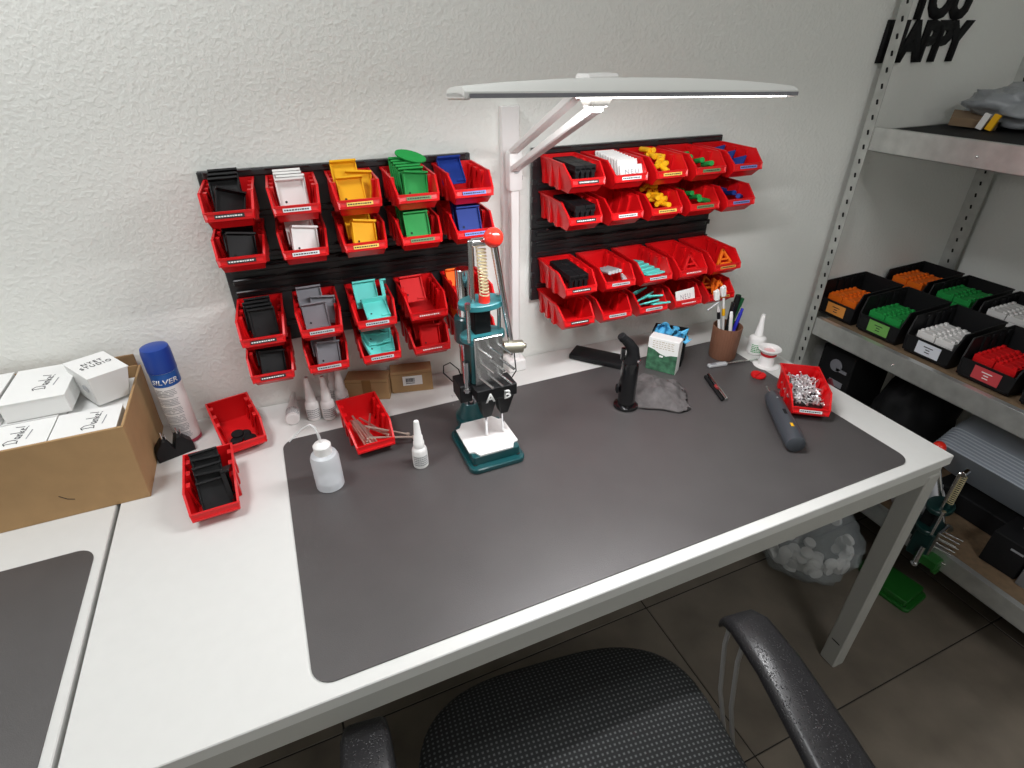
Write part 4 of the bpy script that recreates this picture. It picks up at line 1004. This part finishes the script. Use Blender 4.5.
def clear_tubs():
    c = G().box(0, 0, .035, .24, .26, .07).obj('black_crate', M_dark, bevel=.003); put(c, (2.30, -.66, SH0+.001), R(0)); tag(c, 'low black box under the clear tubs on bottom rack board', 'box')
    t = thing('nested_clear_tubs', 'tilted nest of clear ribbed plastic tubs under the rack board', 'plastic tubs', (2.150, -.655, .392), rot=(0, R(50), 0))
    rings = [(.20, .29, 0), (.195, .285, .09), (.18, .265, .145), (.13, .21, .165)]; n = 28; vs = []; fs = []
    for w, l, z in rings: vs += [(x, y, z) for x, y in rrect(w, l, .05, 6)]
    for i in range(len(rings)-1):
        for k in range(n): k2 = (k+1) % n; fs.append((i*n+k, i*n+k2, (i+1)*n+k2, (i+1)*n+k))
    fs += [tuple(range(n))[::-1], tuple(len(vs)-n+k for k in range(n))]
    G().add(vs, fs).obj('tub_body', M_bluefilm, t)
    for k in range(8): G().tube([(x, y, .002+.0095*k) for x, y in rrect(.204-.001*k, .294-.001*k, .05, 6)], .0019, 6, closed=True).obj('tub_rim', mat('clear_rim', (196, 204, 214), .15, alpha=.8), t)
clear_tubs()
def paper_bag():
    o = blob('white_paper_bundle', mat('crumpled_white', (196, 196, 200), .6), (2.06, -.545, SH0+.070), (.055, .075, .075), 5, .25, 3, -.069); tag(o, 'crumpled white bundle before the black box on bottom board', 'bundle')
paper_bag()
def bottom_shelf():
    t = thing('black_box', 'black box with white print on bottom rack board', 'box', (2.125, -.800, SH0+.0006), R(4)); G().box(0, 0, .055, .12, .09, .11).obj('box_body', M_dark, t, bevel=.002)
    G().box(-.0605, -.02, .085, .0008, .03, .006).obj('printed_line', M_greyink, t)
    t = thing('grey_box', 'grey box with white print on bottom rack board at front', 'box', (2.115, -.905, SH0+.0006), R(0)); G().box(0, 0, .062, .11, .10, .124).obj('box_body', mat('grey_card', (112, 112, 114), .6), t, bevel=.002)
    g = G()
    for k in range(3): g.box(-.0554, .012, .108-.008*k, .0008, .045-.008*k, .003)
    g.obj('printed_line', M_wpaper, t)
    t = thing('paper_roll', 'white roll with dark core lying across two boxes', 'roll', (2.150, -.900, SH0+.1635), R(12))
    Mx = Matrix.Rotation(R(90), 4, 'X')
    G().lathe([(.014, -.11), (.036, -.11), (.038, -.10), (.038, .10), (.036, .11), (.014, .11)], 28, Mx).obj('roll_body', M_wpaper, t)
    G().lathe([(.028, -.1106), (.032, -.1106), (.032, .1106), (.028, .1106)], 24, Mx).obj('dark_ring', M_grey, t)
    G().cyl((0, -.111, 0), (0, .111, 0), .014, n=16).obj('core', M_dark, t)
bottom_shelf()

# floor ---------------------------------------------------------------------------------------------------
b = blob('clear_plastic_bag', M_bag, (1.80, -.430, .098), (.165, .160, .130), 2, .17, 2.6, -.097); tag(b, 'clear plastic bag of white pucks on floor behind desk leg', 'bag')
capm = G().lathe([(.018, 0), (.0195, .002), (.0195, .012), (.018, .013)], 16).mesh('white_puck', M_white)
for k in range(64):
    d = Vector((rnd.uniform(-1, .7), rnd.uniform(-1, .5), rnd.uniform(-.8, .35))).normalized(); f = rnd.uniform(.68, .86)
    p = Vector((1.80, -.430, .085))+Vector((d.x*.160*f, d.y*.155*f, d.z*.085*f)); p.z = max(p.z, .016)
    e = (d+Vector((rnd.uniform(-.6, .6), rnd.uniform(-.6, .6), rnd.uniform(-.6, .6)))).to_track_quat('Z', 'Y').to_euler()
    o = link('white_puck', capm); put(o, p, rot=e)
    tag(o, 'white round puck inside the clear bag on the floor', 'puck', 'white pucks in the clear bag')

# ------------------------------------------------------------------ office chair
def chair():
    t = thing('office_chair', 'black mesh office chair with dimpled armrests pushed to desk', 'chair', (.672, -.955, 0), R(-7))
    # seat: rounded cushion, domed
    g = G(); nr, na = 12, 56; vs = []; fs = []
    def out(a, s=1.0):
        c, sn = math.cos(a), math.sin(a); e = .56
        x = .264*math.copysign(abs(c)**e, c); y = (.238 if sn > 0 else .245)*math.copysign(abs(sn)**e, sn)
        if sn > 0: x *= 1-.14*sn**2
        return x*s, y*s
    for i in range(nr+1):
        u = i/nr; s = math.sin(u*math.pi/2); z = .072*math.cos(u*math.pi/2)**.35 if u < 1 else 0
        for k in range(na):
            x, y = out(2*math.pi*k/na, s if i else .002); vs.append((x, y, z*.62-(.030*max(0, (y-.10)/.14)**2)))
    for i in range(nr):
        for k in range(na): k2 = (k+1) % na; fs.append((i*na+k, i*na+k2, (i+1)*na+k2, (i+1)*na+k))
    fs.append(tuple(range(na))); b0 = len(vs)
    for k in range(na): x, y = out(2*math.pi*k/na, .94); vs.append((x, y, -.045))
    for k in range(na): k2 = (k+1) % na; fs.append((nr*na+k, nr*na+k2, b0+k2, b0+k))
    fs.append(tuple(b0+k for k in range(na))[::-1])
    g.add(vs, fs); o = g.obj('seat', M_seat, t, angle=60); o.location = (-.014, .046, .464)
    # armrests
    for s in (-1, 1):
        nvm = (-.045, .0, 0) if s == -1 else (.012, 0, 0)
        path = [(s*.285, .162, .634), (s*.287, .150, .654), (s*.287, .125, .667), (s*.284, .05, .672), (s*.274, -.06, .668), (s*.264, -.16, .660), (s*.258, -.21, .655)]
        wid = [.050, .062, .070, .076, .086, .094, .096]; g = G(); vs = []; fs = []
        for p, w in zip(path, wid):
            for dx, dz in ((-.5, -.010), (-.48, .004), (-.36, .0105), (.36, .0105), (.48, .004), (.5, -.010), (.42, -.018), (-.42, -.018)): vs.append((p[0]+dx*w, p[1], p[2]+dz))
        n = 8; fs = [(i*n+k, i*n+(k+1) % n, (i+1)*n+(k+1) % n, (i+1)*n+k) for i in range(len(path)-1) for k in range(n)]+[tuple(range(n))[::-1], tuple((len(path)-1)*n+k for k in range(n))]
        g.add(vs, fs); a = g.obj('armrest', M_arm, t, angle=60); a.location = nvm
        for dy in (0, -.036): g = G(); g.tube([(s*.272, .148+dy, .645), (s*.264, .140+dy, .60), (s*.260, .115+dy*.9, .50), (s*.256, .070+dy*.7, .42), (s*.20, .02, .405)], .0042, 8); g.obj('arm_loop', M_frame3, a)
        g = G(); g.tube([(s*.272, -.185, .655), (s*.266, -.16, .56), (s*.262, -.10, .45), (s*.20, -.06, .405)], .013, 10); g.obj('arm_loop', M_black, a)
    G().box(0, -.01, .385, .44, .30, .018).obj('seat_plate', M_dark, t, bevel=.004)
    G().cyl((0, 0, .10), (0, 0, .38), .026, n=20).cyl((0, 0, .10), (0, 0, .24), .034, n=20).obj('gas_post', M_dark, t)
    for k in range(5):
        a = 2*math.pi*k/5+.3; L = .27
        g = G(); g.tube([(0, 0, .10), (L*.5*math.cos(a), L*.5*math.sin(a), .095), (L*math.cos(a), L*math.sin(a), .075)], [.030, .022, .016], 10); lg = g.obj('base_leg', M_dark, t)
        c, sn = L*math.cos(a), L*math.sin(a); G().cyl((c-.012, sn, .026), (c+.012, sn, .026), .0255, n=18).cyl((c, sn, .03), (c, sn, .08), .007, n=8).obj('caster', M_dark, lg)
    g = G(); vs = []; fs = []
    for j in range(9):
        z = .56+.06*j
        for i in range(11):
            x = -.22+.044*i; vs.append((x*(1-.02*j), -.285+.05*(x/.22)**2*-1*-1-.012*j, z))
    N0 = len(vs); vs += [(x, y-.02, z) for x, y, z in vs]
    for j in range(8):
        for i in range(10): q = j*11+i; fs += [(q, q+1, q+12, q+11), (q+N0+11, q+N0+12, q+N0+1, q+N0)]
    rim = [i for i in range(11)]+[j*11+10 for j in range(1, 9)]+[88+i for i in range(9, -1, -1)]+[j*11 for j in range(7, 0, -1)]
    fs += [(rim[i], rim[(i+1) % len(rim)], rim[(i+1) % len(rim)]+N0, rim[i]+N0) for i in range(len(rim))]
    return t
M_frame3 = mat('chair_arm_steel', (150, 148, 146), .4, metal=.5)
chair()
